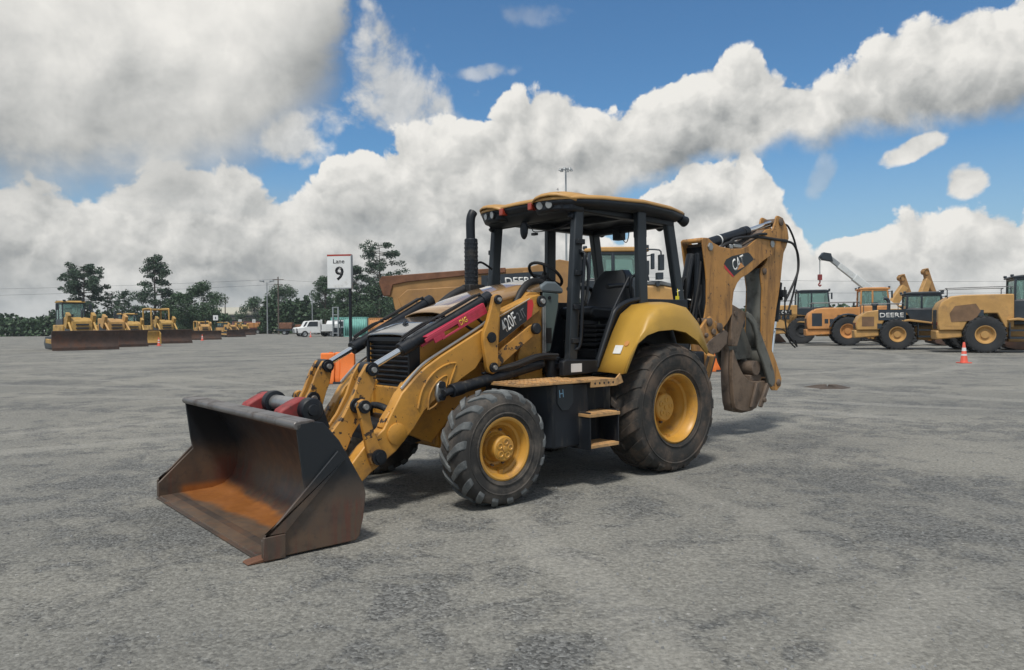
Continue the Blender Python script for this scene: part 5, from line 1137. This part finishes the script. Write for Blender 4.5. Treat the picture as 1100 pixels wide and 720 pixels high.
# white service trucks, forklift, flatbed
def truck(label, loc, rz, nose='far_dark', cabmat='white_paint', L=6.0):
    t = thing('work_truck', label, 'truck', loc, rz, 'trucks at the far side')
    b = MB(); b.prism([(3.0,.55),(3.05,1.25),(2.9,1.4),(1.8,1.55),(1.35,2.35),(1.2,2.45),(-.3,2.45),(-.35,.55)], -1.05, 1.05); c = b.build('cab', cabmat, t, bevel=.08)
    MB().prism([(1.72,1.56),(1.34,2.28),(.1,2.28),(.1,1.56)], -1.06, 1.06).build('window', 'far_dark', c)
    MB().box(2.98,3.10,-.9,.9,.6,1.25).build('grille', nose, c, bevel=.03)
    MB().box(-L+2.7,-.4,-1.15,1.15,.8,1.05).box(-L+2.7,-.45,-1.15,-1.10,1.05,1.9).box(-L+2.7,-.45,1.10,1.15,1.05,1.9).box(-.55,-.45,-1.1,1.1,1.05,2.6).build('service_body', cabmat, t, bevel=.02)
    for s in (1,-1):
        for x in (2.0,-1.9): far_wheel(t, x, s*.95, .45, .3, .25, s, 'galv')
        MB().box(2.95,3.12,s*.8-.13,s*.8+.13,.95,1.15).build('headlight', 'lamp_lens', c)
truck('white service truck with a dark nose, left of the forklift', (-29.6,115,0), R(200)); truck('white service truck behind the dark-nosed one', (-32.2,122,0), R(205), 'galv')
truck('white flat-faced truck parked tight beside the forklift', (-27.3,118,0), R(250), 'galv')
fk = thing('forklift', 'dark forklift with a tall raised mast beside the teal container', 'forklift', (-25.6,112,0), R(250))
MB().box(-1.6,.7,-.7,.7,.35,1.35).build('body', 'far_dark', fk, bevel=.08); cabp = MB()
for x in (-1.0,.6):
    for y in (-.55,.55): cabp.beam((x,y,1.3),(x,y,2.5),.08,.08,up=(1,0,0))
cabp.box(-1.05,.65,-.6,.6,2.48,2.56); cabp.build('overhead_guard', 'far_dark', fk)
m = MB()
for y in (-.45,.45): m.box(.95,1.12,y-.08,y+.08,.1,4.4)
for z in (.5,1.4,2.3,3.2,4.3): m.box(.98,1.08,-.45,.45,z,z+.12)
m.build('mast', 'galv', fk); m = MB()
for y in (-.3,.3): m.box(1.12,2.3,y-.06,y+.06,.08,.14)
m.build('forks', 'galv', fk)
for s in (1,-1):
    for x in (.55,-1.2): far_wheel(fk, x, s*.65, .38, .28, .2, s, 'galv')
fb = thing('flatbed_trailer', 'reddish flatbed trailer loaded with tan timber, far down the lane', 'trailer', (-58,178,0), R(10))
MB().box(-4.5,4.5,-1.2,1.2,1.1,1.4).build('deck', 'maroon', fb); MB().box(-4.0,3.5,-1.1,1.1,1.4,2.6).build('load', 'box_orange', fb, bevel=.1)
for s in (1,-1):
    for x in (-3,-1.8,3.2): far_wheel(fb, x, s*1.0, .5, .3, .28, s, 'galv')
fb2 = thing('flatbed_trailer', 'brown stacked machinery parts on a low trailer beside the white trucks', 'trailer', (-42.0,150,0), R(4))
MB().box(-4.5,4.5,-1.2,1.2,.8,1.1).build('deck', 'far_dark', fb2); MB().box(-4.0,-1.5,-1.0,1.0,1.1,2.4).box(-1.0,1.4,-1.0,1.0,1.1,2.0).box(1.8,4.0,-.9,.9,1.1,2.7).build('load', 'bed_rust', fb2, bevel=.15)
for s in (1,-1):
    for x in (-3,3.2): far_wheel(fb2, x, s*1.0, .45, .3, .25, s, 'galv')

# poles and wires
def pole(label, loc, h, r, mat, name='utility_pole', cat='pole', group=None, arms=True):
    t = thing(name, label, cat, loc, 0, group); MB().tube([(0,0,0),(0,0,h)], [r,r*.62], 12).build('shaft', mat, t)
    if arms: MB().box(-1.2,1.2,-.06,.06,h-.7,h-.55).box(-.9,.9,-.06,.06,h-1.7,h-1.58).build('crossarm', mat, t)
    return t
pole('brown wooden utility pole right of the twin-headed light mast', (-49.5,160,0), 12.2, .20, 'wood_pole')
pole('thin short utility pole above the beige warehouse roof', (-76,200,0), 10.0, .18, 'wood_pole')
pole('grey wooden pole in front of the tall trees behind the sign', (-41.0,155,0), 8.0, .15, 'galv', arms=False)
lm = pole('slim grey light mast with two lamp heads, above the maroon containers', (-53.5,165,0), 11.4, .16, 'galv', 'light_mast', 'light mast', None, False)
MB().tube([(-1.1,0,11.6),(0,0,11.1),(1.1,0,11.6)], .07, 8).build('bracket', 'galv', lm)
for x in (-1.1,1.1): MB().box(x-.45,x+.45,-.3,.3,11.5,11.8).build('lamp_head', 'galv', lm, bevel=.05)
hm = pole('tall high-mast light standing behind the canopy', (7.3,100,0), 22.2, .17, 'galv', 'light_mast', 'light mast', None, False)
m = MB(); m.lathe([(.55,22.0),(.62,22.06),(.55,22.12)], (0,0,0), 'Z', 20)
for k in range(3): t = 2*math.pi*k/3; m.cyl((0,0,22.06),(.58*math.cos(t),.58*math.sin(t),22.06),.04,n=6)
m.build('ring', 'galv', hm)
for k in range(6):
    t = 2*math.pi*k/6+.2; MB().cyl((.75*math.cos(t),.75*math.sin(t),21.85),(.75*math.cos(t),.75*math.sin(t),22.15),.24,.14,n=12).build('lamp_head', 'galv', hm)
def wire(label, p, q, sag):
    pts = [V(p).lerp(V(q), i/14)-V((0,0,sag*4*(i/14)*(1-i/14))) for i in range(15)]
    tag(MB().tube(pts, .022, 5).build('power_line', 'far_dark'), label, 'power line', 'power lines')
wire('upper power line running left from the wooden pole', (-200,175,11.6), (-49.5,160,11.7), 1.2)
wire('lower power line running left from the wooden pole', (-200,175,9.8), (-49.5,160,10.6), 1.2)
wire('power line running right from the wooden pole past the sign', (-49.5,160,11.6), (10,165,10.8), 1.0)
wire('upper power line across the right sky behind the loaders', (20,150,11.0), (150,160,10.4), 1.0)
wire('lower power line across the right sky behind the loaders', (20,150,8.6), (150,160,8.0), 1.0)

# ------------------------------------------------------------------ trees
def tree(name, label, loc, h, crown_r, base_f, kind, seed, n=2600, leaf=.20, mat='leaf_pine', shape=None, group='trees round the yard'):
    rng = random.Random(seed)
    t = thing(name, label, 'tree', loc, rng.random()*6.28, group)
    tr = MB(); lean = (rng.uniform(-.03,.03)*h, rng.uniform(-.03,.03)*h)
    def axis(f): return V((lean[0]*f*f, lean[1]*f*f, h*f))
    tr.tube([axis(i/8*.97) for i in range(9)], [max(.03, .022*h*(1-i/8*.93)) for i in range(9)], 8)
    clumps = []
    if kind == 'pine':
        nb = 44
        for i in range(nb):
            f = base_f+(1-base_f)*((i+.3)/nb); prof = shape(f) if shape else 1
            for rep in range(2 if rng.random() < .75 else 1):
                a = rng.random()*6.28; ln = crown_r*prof*rng.uniform(.45,1.05); p = axis(f); q = p+V((ln*math.cos(a), ln*math.sin(a), ln*rng.uniform(-.08,.32)))
                tr.tube([p, (p+q)/2+V((0,0,-.04*ln)), q], [.0045*h,.003*h,.0015*h], 5)
                m = max(1, int(ln/crown_r*3.2))
                for j in range(m):
                    g = (j+1)/m; c = p.lerp(q, .25+.78*g); clumps.append((c+V((rng.uniform(-1,1),rng.uniform(-1,1),rng.uniform(-.4,.6)))*.10*crown_r, crown_r*rng.uniform(.13,.27), .62))
    else:
        for i in range(30):
            f = base_f+(1-base_f)*rng.random()**.8; prof = math.sin(math.pi*min(1, max(.05,(f-base_f)/(1-base_f)*.82+.14)))**.6
            a = rng.random()*6.28; ln = crown_r*prof*rng.uniform(.3,1); p = axis(f*.7); q = axis(f)*.96+V((ln*math.cos(a), ln*math.sin(a), 0))
            if i < 14: tr.tube([p, p.lerp(q,.5)+V((0,0,.03*h)), q], [.006*h,.004*h,.002*h], 5)
            clumps.append((q, crown_r*rng.uniform(.22,.42), .8))
    tr.build('trunk', 'bark', t)
    cr = MB(); vs, fs = [], []; tot = sum(c[1]**2 for c in clumps)
    for c, r, sq in clumps:
        for k in range(max(6, int(2.1*n*r*r/tot))):
            d = V((rng.gauss(0,1), rng.gauss(0,1), rng.gauss(0,1))).normalized()*r*rng.random()**.42; d.z *= sq
            p = c+d; u = V((rng.gauss(0,1), rng.gauss(0,1), rng.gauss(0,.7))).normalized(); w = u.orthogonal().normalized(); w = (Matrix.Rotation(rng.random()*6.28, 3, u) @ w); s = leaf*.62*rng.uniform(.55,1.25)
            o = len(vs); vs += [p-u*s, p+w*s*.55, p+u*s, p-w*s*.55]; fs.append((o,o+1,o+2,o+3))
    cr.add(vs, fs); cr.build('crown', mat, t)
    return t
rd = lambda f: .35+.65*math.sin(math.pi*min(1,max(0,(f-.2)/.8)))**.8
cn = lambda f: (1.05-f)*1.15+.12
umb = lambda f: .5+.5*math.sin(math.pi*min(1,max(0,(f-.35)/.68)))
tree('pine_tree', 'broad round-headed pine above the nearest bulldozer', (-84,148,0), 14.0, 4.0, .30, 'pine', 1, 5200, .34, shape=umb)
tree('pine_tree', 'thin sparse young pine between the broad pine and the tall conical one', (-79.5,150,0), 8.6, 2.0, .45, 'pine', 2, 700, .30, shape=umb)
tree('pine_tree', 'low feathery pine just left of the tall conical pine', (-76,148,0), 8.8, 3.0, .25, 'pine', 3, 1500, .30, shape=cn)
tree('pine_tree', 'tall conical pine behind the open bulldozer', (-69.5,147,0), 15.2, 4.6, .10, 'pine', 4, 5600, .34, shape=cn)
tree('broadleaf_tree', 'dark rounded tree right of the tall conical pine', (-64.5,147,0), 8.2, 3.6, .12, 'broad', 5, 2600, .32, mat='leaf_broad')
tree('broadleaf_tree', 'spreading dark tree with a ragged right side, left of the warehouse roof', (-60.5,148,0), 10.0, 4.4, .10, 'broad', 6, 3600, .34, mat='leaf_broad')
tree('broadleaf_tree', 'small round bush-like tree behind the warehouse roof', (-92,250,0), 8.0, 4.0, .2, 'broad', 7, 1400, .4, mat='leaf_broad')
tree('broadleaf_tree', 'round dark tree behind the maroon containers', (-70,205,0), 9.4, 4.4, .10, 'broad', 8, 2600, .36, mat='leaf_broad')
tree('broadleaf_tree', 'taller domed tree at the light mast', (-60,198,0), 11.8, 5.4, .12, 'broad', 9, 3400, .38, mat='leaf_broad')
tree('pine_tree', 'tallest ragged pine directly right of the lane sign', (-26.6,152,0), 18.0, 4.8, .22, 'pine', 10, 5200, .32, shape=lambda f: .35+.65*math.sin(math.pi*min(1,max(0,(f-.15)/.95)))**.7)
tree('pine_tree', 'shorter slanting pine touching the right side of the lane sign', (-31.2,152,0), 13.6, 3.4, .25, 'pine', 12, 3200, .30, shape=cn)
tree('broadleaf_tree', 'domed tree seen just left of the lane sign', (-41.5,168,0), 12.6, 4.0, .3, 'broad', 13, 2400, .34, mat='leaf_broad')
tree('broadleaf_tree', 'dense dark tree under the tallest pine', (-26.0,148,0), 9.6, 5.0, .08, 'broad', 14, 4200, .34, mat='leaf_broad')
tree('broadleaf_tree', 'dense dark tree behind the teal containers', (-33,150,0), 8.6, 4.6, .08, 'broad', 15, 3600, .34, mat='leaf_broad')
def tree_mass(name, label, x0, x1, y, h, seed, n):
    rng = random.Random(seed); vs, fs = [], []
    hs = [h*rng.uniform(.72,1.1) for _ in range(60)]
    for k in range(n):
        u = rng.random(); x = x0+(x1-x0)*u; i = u*58; j = int(i); hh = hs[j]*(1-(i-j))+hs[j+1]*(i-j)
        hh *= .82+.18*math.sin(x*1.7+seed)**2
        z = hh*(rng.random()**.8); yy = y+rng.uniform(-3,3)*(1-.5*z/h); p = V((x,yy,z)); s = rng.uniform(.25,.6)
        a = V((rng.gauss(0,1),rng.gauss(0,1),rng.gauss(0,.8))).normalized(); w = a.orthogonal().normalized(); w = Matrix.Rotation(rng.random()*6.28, 3, a) @ w
        o = len(vs); vs += [p-a*s, p+w*s*.6, p+a*s, p-w*s*.6]; fs.append((o,o+1,o+2,o+3))
    m = MB(); m.add(vs, fs); tag(m.build(name, 'leaf_broad'), label, 'woods', kind='stuff')
tree_mass('woods', 'dark wood closing the yard behind the white trucks and sign', -58, 30, 175, 8.8, 1, 30000)
tree_mass('woods', 'low dark wood behind the bulldozers on the left', -150, -62, 165, 5.2, 2, 16000)
tree_mass('woods', 'low scrub and woods behind the loaders on the right', 22, 170, 150, 5.0, 3, 22000)
# ------------------------------------------------------------------ sky, sun, camera
SUN_EL, SUN_AZ = R(62), R(-160)      # azimuth from +Y towards +X
w = bpy.data.worlds.new('World'); scene.world = w; w.use_nodes = True
nt = w.node_tree; N, L = nt.nodes, nt.links; N.clear()
out = N.new('ShaderNodeOutputWorld'); bg = N.new('ShaderNodeBackground'); L.new(bg.outputs[0], out.inputs[0])
sky = N.new('ShaderNodeTexSky'); sky.sky_type = 'NISHITA'; sky.sun_disc = False
sky.sun_elevation = SUN_EL; sky.sun_rotation = SUN_AZ; sky.air_density = 1.0; sky.dust_density = .6; sky.ozone_density = 2.5
tc = N.new('ShaderNodeTexCoord'); sep = N.new('ShaderNodeSeparateXYZ'); nrm_ = N.new('ShaderNodeVectorMath'); nrm_.operation = 'NORMALIZE'
L.new(tc.outputs['Generated'], nrm_.inputs[0]); L.new(nrm_.outputs[0], sep.inputs[0])
def mth(op, a, b=None, c=None, clamp=False):
    x = N.new('ShaderNodeMath'); x.operation = op; x.use_clamp = clamp
    for i, v in enumerate((a, b, c)):
        if v is None: continue
        if isinstance(v, (int, float)): x.inputs[i].default_value = v
        else: L.new(v, x.inputs[i])
    return x.outputs[0]
def mr(fac, a, c, lo=0, hi=1, kind='SMOOTHSTEP'):
    r = N.new('ShaderNodeMapRange'); r.interpolation_type = kind
    for k, v in (('From Min',a),('From Max',c),('To Min',lo),('To Max',hi)): r.inputs[k].default_value = v
    L.new(fac, r.inputs['Value']); return r.outputs['Result']
def mixc(fac, a, b):
    x = N.new('ShaderNodeMix'); x.data_type = 'RGBA'
    if isinstance(fac, (int, float)): x.inputs[0].default_value = fac
    else: L.new(fac, x.inputs[0])
    for i, v in ((6,a),(7,b)):
        if isinstance(v, tuple): x.inputs[i].default_value = rgba(v)
        else: L.new(v, x.inputs[i])
    return x.outputs[2]
az = mth('ARCTAN2', sep.outputs[0], sep.outputs[1])      # bearing, rad
el = mth('ARCSINE', sep.outputs[2])                      # height, rad
def curve(x, pts):
    """piecewise height (rad) over bearing (rad)"""
    c = N.new('ShaderNodeFloatCurve'); xn = mr(x, -.8, .8, 0, 1, 'LINEAR'); L.new(xn, c.inputs['Value'])
    cv = c.mapping.curves[0]; ps = [((a+.8)/1.6, (e+.3)/1.0) for a, e in pts]
    cv.points[0].location = ps[0]; cv.points[-1].location = ps[-1]
    for p in ps[1:-1]: cv.points.new(*p)
    for p in cv.points: p.handle_type = 'AUTO_CLAMPED'
    c.mapping.extend = 'HORIZONTAL'; c.mapping.update()
    return mr(c.outputs[0], 0, 1, -.3, .7, 'LINEAR')
vec = N.new('ShaderNodeCombineXYZ'); L.new(az, vec.inputs[0]); L.new(el, vec.inputs[1])
def noise(scale, detail, rough, off=(0,0,0), dist=0, stretch=(1,1,1)):
    mp = N.new('ShaderNodeMapping'); mp.inputs['Location'].default_value = off; mp.inputs['Scale'].default_value = stretch; L.new(vec.outputs[0], mp.inputs['Vector'])
    n = N.new('ShaderNodeTexNoise'); n.inputs['Scale'].default_value = scale; n.inputs['Detail'].default_value = detail; n.inputs['Roughness'].default_value = rough; n.inputs['Distortion'].default_value = dist
    L.new(mp.outputs[0], n.inputs['Vector']); return mth('SUBTRACT', n.outputs['Fac'], .5)
# --- clouds: banks with the outlines the day had, ragged by noise; lit from above
T1 = [(-0.8,.15),(-0.594, 0.151), (-0.533, 0.153), (-0.486, 0.163), (-0.416, 0.179), (-0.363, 0.185), (-0.297, 0.168), (-0.257, 0.161), (-0.23, 0.197), (-0.18, 0.225), (-0.12, 0.252), (-0.084, 0.252), (-0.035, 0.241), (0.015, 0.284), (0.076, 0.283), (0.125, 0.263), (0.185, 0.283), (0.256, 0.308), (0.301, 0.31), (0.367, 0.287), (0.409, 0.3), (0.46, 0.317), (0.535, 0.331), (0.597, 0.337),(.8,.34)]
B1 = [(-.8,-.2),(-.06,-.2), (0.03, -0.05), (.075,.05), (.115,.108), (0.142, 0.145), (0.173, 0.165), (0.22, 0.178), (0.289, 0.182), (0.356, 0.200), (0.459, 0.205), (0.535, 0.208), (.8, 0.208)]
T2 = [(-.8,-.2),(-.05, -0.2), (0.012, 0.10), (0.10, 0.12), (0.142, 0.125), (0.172, 0.165), (0.208, 0.185), (0.226, 0.210), (0.289, 0.222), (0.317, 0.193), (0.345, 0.163), (0.371, 0.111), (0.387, 0.087), (0.439, 0.105), (0.469, 0.121), (0.507, 0.132), (0.535, 0.13), (.8, 0.141)]
B3 = [(-.8,.11),(-0.594, 0.115), (-0.533, 0.125), (-0.405, 0.145), (-0.341, 0.172), (-0.274, 0.222), (-0.239, 0.275), (-0.221, 0.314), (-0.206, 0.368), (-0.190, 0.44), (-0.17, 0.6),(.8,.65)]
def billow(off, scale, detail):
    """cauliflower field: rounded cells with smaller cells on them"""
    mp = N.new('ShaderNodeMapping'); mp.inputs['Location'].default_value = off; L.new(warp.outputs[0], mp.inputs['Vector'])
    v = N.new('ShaderNodeTexVoronoi'); v.voronoi_dimensions = '2D'; v.feature = 'F1'; v.normalize = False
    v.inputs['Scale'].default_value = scale; v.inputs['Detail'].default_value = detail; v.inputs['Roughness'].default_value = .5; v.inputs['Lacunarity'].default_value = 2.1
    L.new(mp.outputs[0], v.inputs['Vector']); return mth('SUBTRACT', .8, v.outputs['Distance'])
wn = N.new('ShaderNodeTexNoise'); wn.inputs['Scale'].default_value = 10; wn.inputs['Detail'].default_value = 6; wn.inputs['Roughness'].default_value = .6; L.new(vec.outputs[0], wn.inputs['Vector'])
ws = N.new('ShaderNodeVectorMath'); ws.operation = 'MULTIPLY_ADD'; L.new(wn.outputs['Color'], ws.inputs[0]); ws.inputs[1].default_value = (.09,.09,0); L.new(vec.outputs[0], ws.inputs[2])
warp = ws
LX, LY = -.010, .017
bb = billow((0,0,0), 11, 3); bb_up = billow((LX,LY,0), 11, 3)
puff = noise(9, 8, .58, (3,1,0), .25)
puff_up = noise(9, 8, .58, (3+LX*1.5,1+LY*1.5,0), .25)
soft = noise(4.2, 6, .55, (7,2,0))
wide = noise(2.2, 3, .5, (5,8,0))
lit = mth('ADD', mth('MULTIPLY', mth('SUBTRACT', bb, bb_up), .42), mth('MULTIPLY', mth('SUBTRACT', puff, puff_up), 1.1))
litsoft = mth('ADD', mth('MULTIPLY', mth('SUBTRACT', puff, puff_up), 1.3), mth('MULTIPLY', mth('SUBTRACT', bb, bb_up), .10))
rag = mth('ADD', mth('MULTIPLY', bb, .040), mth('MULTIPLY', puff, .085))
ragw = mth('ADD', mth('ADD', mth('MULTIPLY', puff, .12), mth('MULTIPLY', soft, .08)), mth('MULTIPLY', bb, .012))
WHITE, PALE, GREY, DARK = (6.8,6.65,6.3), (4.9,4.88,4.70), (3.05,3.12,3.08), (1.75,1.92,2.0)
def shade(v):
    r = N.new('ShaderNodeValToRGB'); L.new(v, r.inputs[0]); e = r.color_ramp.elements
    e[0].position = 0; e[0].color = rgba(tuple(c/10 for c in DARK)); e[1].position = 1; e[1].color = rgba(tuple(c/10 for c in WHITE))
    for p, c in ((.3,GREY),(.65,PALE)): k = e.new(p); k.color = rgba(tuple(x/10 for x in c))
    s = N.new('ShaderNodeVectorMath'); s.operation = 'SCALE'; s.inputs['Scale'].default_value = 10; L.new(r.outputs[0], s.inputs[0]); return s.outputs[0]
azw = mth('ADD', az, mth('MULTIPLY', puff, .06)); azr = mth('ADD', az, mth('ADD', mth('MULTIPLY', puff, .16), mth('MULTIPLY', soft, .10)))
t1 = mth('ADD', mth('SUBTRACT', mth('ADD', curve(azw, T1), .012), el), rag); b1 = mth('ADD', mth('SUBTRACT', el, curve(azw, B1)), mth('MULTIPLY', ragw, .8))
t2 = mth('ADD', mth('SUBTRACT', curve(azw, T2), el), rag); b3 = mth('ADD', mth('SUBTRACT', el, curve(azr, B3)), ragw)
d1 = mth('MINIMUM', t1, b1)
skyc = N.new('ShaderNodeVectorMath'); skyc.operation = 'MULTIPLY'; L.new(sky.outputs[0], skyc.inputs[0]); skyc.inputs[1].default_value = (.50,.76,.90)
hz = mr(el, -.02, .22, .70, 0, 'LINEAR')
col = mixc(hz, skyc.outputs[0], (3.6,4.2,4.6))
# thin high wisps
def wisp(col, a0, e0, ra, re, gain, tilt=0, val=.62, amp=.9, lo=.25, hi=1.0):
    da = mth('SUBTRACT', az, a0); de = mth('SUBTRACT', mth('SUBTRACT', el, e0), mth('MULTIPLY', da, tilt))
    q = mth('ADD', mth('POWER', mth('ABSOLUTE', mth('DIVIDE', da, ra)), 2), mth('POWER', mth('ABSOLUTE', mth('DIVIDE', de, re)), 2))
    d = mth('ADD', mth('SUBTRACT', 1, q), mth('ADD', mth('ADD', mth('MULTIPLY', puff, amp*4.2), mth('MULTIPLY', bb, amp*.9)), mth('MULTIPLY', soft, amp*1.6)))
    a = mth('MULTIPLY', mr(d, lo, hi), gain)
    return mixc(a, col, shade(mth('ADD', mth('MULTIPLY', litsoft, 1.2), val)))
col = wisp(col, -.165, .305, .110, .095, .85)
col = wisp(col, -.245, .262, .085, .05, .9, .5, .72)
col = wisp(col, -.055, .322, .075, .014, .55, .08)
col = wisp(col, .390, .172, .022, .030, .35, .6)
col = wisp(col, .03, .39, .06, .02, .22)
# low distant tower and right-hand cumulus
v2 = mth('ADD', mth('ADD', mr(t2, .0, .17, .90, .42, 'LINEAR'), mth('MULTIPLY', lit, 1.5)), mth('MULTIPLY', wide, .5))
col = mixc(mr(t2, 0, .009), col, shade(v2))
# small cloud puffs on the right
col = wisp(col, .490, .199, .042, .015, 1.0, .25, .80, .85, .2, .65)
col = wisp(col, .542, .157, .030, .026, 1.0, 0, .80, .75, .2, .6)
# the main bank
low = mr(el, .02, .20, -.16, .04, 'LINEAR')
under = mth('MULTIPLY', mr(b1, .0, .085, -.20, 0, 'SMOOTHSTEP'), mr(el, .09, .16))
v1 = mth('ADD', mth('ADD', mr(t1, .0, .12, .90, .52, 'LINEAR'), mth('MULTIPLY', lit, 1.25)), mth('ADD', mth('MULTIPLY', wide, .8), mth('ADD', low, under)))
col = mixc(mth('MULTIPLY', mr(t1, 0, .010), mr(b1, 0, .035)), col, shade(v1))
# darker stratus strips low on the left
strip = noise(3.0, 6, .55, (2,4,0), .3, (1,5.5,1))
sa = mth('MULTIPLY', mr(strip, .00, .22), mth('MULTIPLY', mr(az, .05, -.25), mr(el, .20, .10)))
col = mixc(mth('MULTIPLY', sa, .42), col, (2.7,2.95,3.1))
# the big grey cloud upper left
edge3 = mr(b3, -.01, .085)
v3 = mth('ADD', mth('ADD', mr(b3, .0, .20, .20, 1.05, 'LINEAR'), mth('MULTIPLY', litsoft, .55)), mth('ADD', mth('MULTIPLY', soft, 1.1), mth('MULTIPLY', wide, .9)))
col = mixc(edge3, col, shade(v3))
# pale haze hugging the horizon
col = mixc(mr(el, -.01, .09, .55, 0, 'SMOOTHSTEP'), col, (4.5,4.7,4.72))
# overhead and behind: broken cloud of the same kind
beh = mth('MAXIMUM', mr(mth('ABSOLUTE', az), .75, 1.1), mr(el, .5, .8))
over = N.new('ShaderNodeTexNoise'); over.inputs['Scale'].default_value = 2.6; over.inputs['Detail'].default_value = 6; L.new(nrm_.outputs[0], over.inputs['Vector'])
col2 = mixc(mr(over.outputs['Fac'], .36, .58), skyc.outputs[0], (4.9,5.05,5.1))
final = mixc(beh, col, col2)
final = mixc(mr(el, -.01, -.06), final, (1.6,1.65,1.65))

L.new(final, bg.inputs['Color']); bg.inputs['Strength'].default_value = .095
sun = bpy.data.lights.new('sun', 'SUN'); sun.energy = 2.4; sun.angle = R(10); sun.color = (1,.95,.87)
so = bpy.data.objects.new('sun', sun); COL.objects.link(so)
sd = V((math.sin(SUN_AZ)*math.cos(SUN_EL), math.cos(SUN_AZ)*math.cos(SUN_EL), math.sin(SUN_EL)))
so.rotation_euler = sd.to_track_quat('Z','Y').to_euler(); so.location = sd*60

# humid air over the yard
hz_m = bpy.data.materials.new('humid_air'); hz_m.use_nodes = True; hn = hz_m.node_tree; hn.nodes.clear()
ho = hn.nodes.new('ShaderNodeOutputMaterial'); hp = hn.nodes.new('ShaderNodeVolumePrincipled'); hp.inputs['Color'].default_value = (.82,.90,.97,1); hp.inputs['Density'].default_value = .0003; hp.inputs['Anisotropy'].default_value = .2
hn.links.new(hp.outputs[0], ho.inputs['Volume'])
tag(MB().box(-530,530,-70,630,-1,26).build('haze', hz_m), kind='stuff')

cam = bpy.data.cameras.new('camera'); cam.sensor_fit = 'HORIZONTAL'; cam.sensor_width = 36; cam.lens = 809.85/1100*36; cam.clip_end = 4000; cam.clip_start = .05
co = bpy.data.objects.new('camera', cam); COL.objects.link(co)
pitch, roll = .0129, -.0089
fwd = V((0, math.cos(pitch), -math.sin(pitch))); r0 = V((1,0,0)); u0 = r0.cross(fwd)
r_ = r0*math.cos(roll)+u0*math.sin(roll); u_ = -r0*math.sin(roll)+u0*math.cos(roll)
co.matrix_world = Matrix(((r_.x,u_.x,-fwd.x,0),(r_.y,u_.y,-fwd.y,0),(r_.z,u_.z,-fwd.z,1.4781),(0,0,0,1)))
scene.camera = co
scene.view_settings.view_transform = 'Standard'; scene.view_settings.look = 'None'; scene.view_settings.exposure = .42; scene.view_settings.gamma = 1
scene.render.engine = 'CYCLES'; scene.cycles.use_denoising = True; scene.cycles.max_bounces = 6; scene.cycles.transparent_max_bounces = 8
